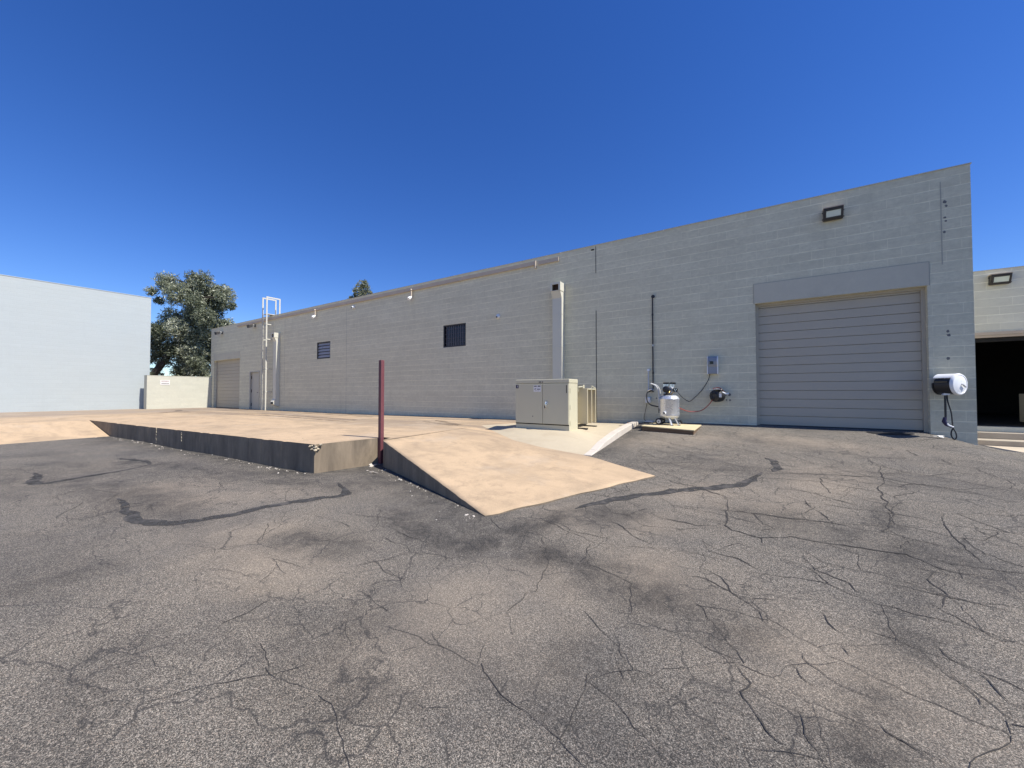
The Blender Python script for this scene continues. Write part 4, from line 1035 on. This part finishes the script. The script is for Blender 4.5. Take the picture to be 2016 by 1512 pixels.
mt = B(); mt.lathe((CX - .045, CY - .068, CZ + .855), (0, 1, 0), [(.074, 0), (.078, .02), (.078, .20), (.06, .22)], 22); mt.box(CX - .10, CX + .06, CY - .06, CY + .12, CZ + .735, CZ + .785); mt.lathe((CX + .02, CY - .05, CZ + .85), (.5, 1, 0), [(.075, 0), (.078, .05), (.065, .1)], 18); obj('motor', mt, M['silver'], ac, smooth=True)
mt = B()
for i, dx in enumerate((-.085, -.03, .04, .08)):
    yy = CY - .07 + .06 * i
    mt.box(CX + dx - .025, CX + dx + .025, yy - .04, yy + .04, CZ + .91, CZ + .985)
    for k in range(4): mt.box(CX + dx - .03, CX + dx + .03, yy - .045, yy + .045, CZ + .92 + k * .016, CZ + .926 + k * .016)
obj('cylinder_head', mt, M['chrome'], ac)
for i, dx in enumerate((-.085, -.03, .045, .095)):
    mt = B(); mt.lathe((CX + dx, CY - .07 + .06 * i, CZ + .986), (0, 0, 1), [(.03, 0), (.04, .008), (.042, .035), (.028, .045)], 14); obj('air_filter', mt, M['black'], ac, smooth=True)
mt = B(); mt.box(CX - .11, CX + .05, CY - .12, CY + .11, CZ + .72, CZ + .737); mt.tube([(CX - .1, CY - .1, CZ + .74), (CX - .02, CY - .13, CZ + .76), (CX + .06, CY - .1, CZ + .745)], .016, 8); obj('mounting_plate', mt, M['blackm'], ac)
mt = B(); mt.hexa([(CX + .12, CY - .10, CZ + .79), (CX + .19, CY - .07, CZ + .79), (CX + .19, CY + .01, CZ + .79), (CX + .12, CY - .02, CZ + .79)], [(CX + .105, CY - .10, CZ + .89), (CX + .205, CY - .07, CZ + .875), (CX + .205, CY + .01, CZ + .875), (CX + .105, CY - .02, CZ + .89)]); ps = obj('pressure_switch', mt, M['black'], ac, bevel=.006)
for dx, dz in ((.135, .855), (.175, .85), (.15, .82)):
    mt = B(); mt.lathe((CX + dx, CY - .092 + (dx - .12) * .43, CZ + dz), (.35, -1, 0), [(.014, 0), (.012, .012)], 10); obj('gauge', mt, M['chrome'], ps)
mt = B(); mt.tube([(CX + .07, CY - .08, CZ + .70), (CX + .09, CY - .09, CZ + .78), (CX + .14, CY - .07, CZ + .80)], .013, 8); mt.tube([(CX + .0, CY - .1, CZ + .70), (CX + .02, CY - .12, CZ + .78), (CX + .03, CY - .06, CZ + .82)], .012, 8); obj('copper_pipe', mt, M['brass'], ac)
mt = B(); mt.bar((CX + .21, CY - .06, CZ + .11), (CX + .30, CY - .06, CZ + .07), .03, .03); mt.tube([(CX + .27, CY - .06, CZ + .04), (CX + .27, CY - .06, CZ + .13)], .012, 8); obj('drain_valve', mt, M['blackm'], ac)
gl = thing('spray_gun', 'pale spray gun lying beside the compressor wheels', 'spray gun', (-2.33, 9.95, .79))
b = B(); b.tube([(-2.46, 9.95, .82), (-2.25, 9.93, .83)], .022, 8); b.tube([(-2.30, 9.93, .83), (-2.27, 9.90, .80)], .018, 8); obj('barrel', b, M['pipew'], gl)
b = B(); b.box(-2.48, -2.26, 9.90, 10.0, .79, .81); obj('grip', b, M['blackm'], gl)

# loose bits
def scrap(name, label, cat, x, y, z, s, mat, group, seed):
    rd = random.Random(seed); b = B()
    for k in range(3):
        a = rd.random() * 6.28; px, py = x + rd.uniform(-1, 1) * s * .5, y + rd.uniform(-1, 1) * s * .5
        u = Vector((math.cos(a), math.sin(a), rd.uniform(-.1, .35))) * s * .7; v = Vector((-math.sin(a), math.cos(a), rd.uniform(-.1, .3))) * s * .35
        c = Vector((px, py, z + .012)); q4 = [c - u - v, c + u - v * .6, c + u * .7 + v, c - u + v * .8]
        b.hexa(q4, [p + Vector((0, 0, .004)) for p in q4])
    o = obj(name, b, mat, origin=(x, y, z)); tag(o, label, cat, group)
scrap('paper_scrap', 'crumpled white paper scrap on the asphalt below the white hose reel', 'litter', 2.80, 10.40, zsurf(2.80, 10.40), .10, M['paper'], None, 3)
scrap('wood_scrap', 'pale splinter of wood lying at the foot of the ramp wall', 'litter', -6.0, 4.55, .07, .10, M['kerb'], None, 5)
scrap('concrete_chip', 'flat pale concrete chip lying beside the maroon post foot', 'litter', -6.62, 5.02, .07, .11, M['kerb'], None, 8)
scrap('red_rag', 'dull red scrap lying behind the kerb at the wall foot', 'litter', -2.98, 10.4, .72, .08, M['redhose'], None, 9)
# dark oil patch in front of the big door
b = B(); n = 40; ring = []
for i in range(n):
    a = 2 * math.pi * i / n; r = 1 + .35 * noise.noise((math.cos(a) * 1.5, math.sin(a) * 1.5, 3))
    x, y = 2.12 + .36 * r * math.cos(a), 10.40 + .12 * r * math.sin(a); ring.append((x, y, zsurf(x, y) + .010))
b.poly(ring); struct('oil_stain', b, M['oil'])
# pebbles and grit swept against the dock
b = B(); rd = random.Random(4)
for i in range(150):
    t = rd.random(); y0 = 3.4 + .57 * t
    if i < 100: x = -19 + 12 * t; y = 3.40 + .57 * (x + 20.8) / 13.87 - .03 - abs(rd.gauss(0, .12))
    else: x = -6.3 + 3.4 * t; y = 5.06 - 1.33 * (x + 6.36) / 3.55 - .05 - abs(rd.gauss(0, .18))
    s = .006 + .014 * rd.random() ** 2
    b.lathe((x, y, zsurf(x, y) + s * .3), (rd.random() - .5, rd.random() - .5, 1), [(s * .5, -s * .5), (s, 0), (s * .5, s * .5)], 5)
o = obj('grit', b, M['kerb']); o['kind'] = 'stuff'

# ================================================================ trees
def leaf_mesh(name, clumps, per, size, seed, mat, root, droop=.5):
    rg = np.random.default_rng(seed); Vs, Fs, Ts = [], [], []; off = 0
    tot = sum(c[3] ** 2 for c in clumps)
    for cx, cy, cz, r in clumps:
        n = max(per // 160, int(per * r * r / tot))
        d = rg.normal(size=(n, 3)); d /= np.linalg.norm(d, axis=1)[:, None]
        rad = r * (1.0 - .62 * rg.random(n) ** 1.6)
        # twigs: leaves gather on small sprays
        k = max(6, n // 24); tw = rg.normal(size=(k, 3)); tw /= np.linalg.norm(tw, axis=1)[:, None]
        twr = r * (.45 + .75 * rg.random(k)); which = rg.integers(0, k, n)
        along = rg.random(n)
        c1 = tw[which] * (twr[which] * (.55 + .45 * along))[:, None] + rg.normal(size=(n, 3)) * r * .10
        c2 = d * rad[:, None]
        sel = rg.random(n) < .72
        c = np.where(sel[:, None], c1, c2) + np.array([cx, cy, cz]); c[:, 2] -= .10 * r * along
        a = rg.normal(size=(n, 3)); a[:, 2] -= droop; a /= np.linalg.norm(a, axis=1)[:, None]
        s = np.cross(a, rg.normal(size=(n, 3))); s /= np.linalg.norm(s, axis=1)[:, None] + 1e-6
        L = size * (.6 + .9 * rg.random(n))[:, None]; W = L * .24
        V = np.stack([c - a * L, c + s * W, c + a * L, c - s * W], 1).reshape(-1, 3)
        Vs.append(V); Fs.append(np.arange(4 * n).reshape(-1, 4) + off); off += 4 * n
        Ts.append(np.repeat(np.clip(rg.normal(.42 + rg.normal() * .10, .22, n), 0, 1), 4))
    V = np.concatenate(Vs) - np.array(root.location); F = np.concatenate(Fs)
    me = bpy.data.meshes.new(name); me.from_pydata(V.tolist(), [], F.tolist())
    at = me.attributes.new('tint', 'FLOAT', 'POINT'); at.data.foreach_set('value', np.concatenate(Ts).astype(np.float32))
    me.materials.append(mat); o = bpy.data.objects.new(name, me); COL.objects.link(o); o.parent = root
    return o
def tree(name, label, base, clumps, per, size, seed, mat, r0, limbs, tr_pts):
    t = thing(name, label, 'tree', base); rg = random.Random(seed); b = B()
    P = smooth_path(tr_pts, 5); n = len(P); b.tube(P, [r0 * (1.25 - .95 * i / (n - 1)) for i in range(n)], 10)
    obj('trunk', b, M['bark'], t, smooth=True)
    b = B()
    for k in limbs:
        c = Vector(clumps[k][:3]); i = int(n * rg.uniform(.35, .8)); s = P[min(i, n - 1)]
        best = min(range(int(n * .25), n), key=lambda j: (P[j] - c).length + (0 if P[j].z < c.z else 3)); s = P[best]
        m = s.lerp(c, .5) + Vector((rg.uniform(-.3, .3), rg.uniform(-.3, .3), rg.uniform(-.1, .5)))
        Q = smooth_path([s, m, c], 5); rr = r0 * .42
        b.tube(Q, [rr * (1 - .85 * i / (len(Q) - 1)) for i in range(len(Q))], 7)
        for q in range(3):
            e = c + Vector((rg.uniform(-1, 1), rg.uniform(-1, 1), rg.uniform(-.6, 1))) * clumps[k][3] * .8
            b.tube([Q[-2], Q[-1].lerp(e, .5), e], [rr * .16, rr * .10, rr * .05], 5)
    obj('branches', b, M['bark'], t, smooth=True)
    leaf_mesh('crown', clumps, per, size, seed, mat, t)
    return t
T1 = [(-42.25, 13.89, 11.83, 0.77), (-43.31, 13.2, 11.97, 0.7), (-41.77, 14.2, 10.91, 0.91), (-42.94, 13.44, 10.91, 1.05), (-44.6, 12.36, 11.48, 0.91), (-45.43, 11.82, 11.48, 0.63), (-46.3, 11.26, 10.77, 0.49), (-45.75, 11.61, 9.92, 0.42), (-41.51, 14.36, 9.85, 0.77), (-43.76, 12.91, 10.28, 1.05), (-42.45, 13.76, 9.57, 0.91), (-41.17, 14.59, 10.21, 0.42), (-40.21, 15.21, 9.43, 0.38), (-45.08, 12.05, 8.44, 0.98), (-43.97, 12.77, 8.87, 0.98), (-42.91, 13.46, 8.44, 1.05), (-41.73, 14.23, 8.3, 0.98), (-40.9, 14.77, 7.88, 0.42), (-45.82, 11.57, 7.25, 0.77), (-44.94, 12.14, 6.9, 1.05), (-43.77, 12.9, 7.25, 1.12), (-42.59, 13.67, 6.9, 1.12), (-42.05, 14.02, 6.19, 0.63), (-45.5, 11.77, 5.63, 0.91), (-44.33, 12.54, 5.49, 1.12), (-43.15, 13.3, 5.49, 1.12), (-42.27, 13.88, 5.14, 0.84), (-44.6, 12.36, 4.09, 0.91), (-43.42, 13.12, 4.09, 0.98), (-42.37, 13.81, 4.09, 0.84), (-45.19, 11.98, 4.44, 0.56), (-42.83, 13.51, 3.39, 0.63), (-44.29, 12.56, 3.46, 0.56)]
T2 = [(-48.63, 34.91, 17.23, 1.03), (-49.19, 34.55, 16.55, 0.96), (-48.19, 35.2, 16.55, 0.89), (-48.81, 34.79, 15.88, 1.03), (-49.55, 34.31, 15.66, 0.59), (-47.81, 35.44, 15.88, 0.66), (-50.17, 33.91, 15.13, 0.66), (-48.92, 34.72, 14.76, 0.89), (-47.99, 35.32, 14.98, 0.74), (-49.54, 34.32, 14.39, 0.74)]
rg = random.Random(11)
full = []
for x, y, z, r in T1:
    off = rg.uniform(-1.1, 1.1) if r > .6 else 0
    full.append((x - .545 * off, y + .839 * off, z, r))
    if r > .85: full.append((x + .545 * -1.7, y + .839 * 1.7, z + rg.uniform(-.5, .5), r * .95))
full += [(-45.9, 11.5, 3.3, .6), (-43.5, 13.0, 2.9, .7), (-42.2, 13.9, 2.9, .7), (-44.7, 12.2, 2.7, .5), (-46.9, 11.6, 6.4, .9), (-46.7, 11.9, 4.9, .9)]
tree('gum_tree', 'large bushy grey-green tree behind the low cream wall', (-46.6, 10.2, .4), full, 78000, .12, 21, M['leaf'], .30,
     [0, 3, 6, 9, 12, 16, 18, 20, 22, 25, 28, 31, 34, 37], [(-46.6, 10.2, .3), (-46.2, 10.9, 2.2), (-45.3, 11.8, 4.2), (-44.3, 12.6, 6.3), (-43.6, 13.1, 8.6), (-43.1, 13.4, 11.0)])
full2 = [(x, y, z, r * .9) for x, y, z, r in T2] + [(-48.8, 35.2, 13.2, 1.2), (-50.0, 34.6, 13.0, 1.0), (-47.6, 36.0, 13.0, 1.0), (-49.2, 35.0, 11.8, 1.3), (-48.0, 35.9, 11.2, 1.2), (-50.4, 34.4, 11.5, 1.1)]
tree('slender_tree', 'top of a slender tree showing above the warehouse roof', (-48.8, 35.2, .4), full2, 6500, .19, 5, M['leaf2'], .28,
     [0, 2, 4, 8, 10, 12, 13, 15], [(-48.8, 35.2, .3), (-48.9, 35.1, 5), (-48.7, 35.1, 10), (-48.9, 34.9, 14), (-48.7, 34.9, 17)])
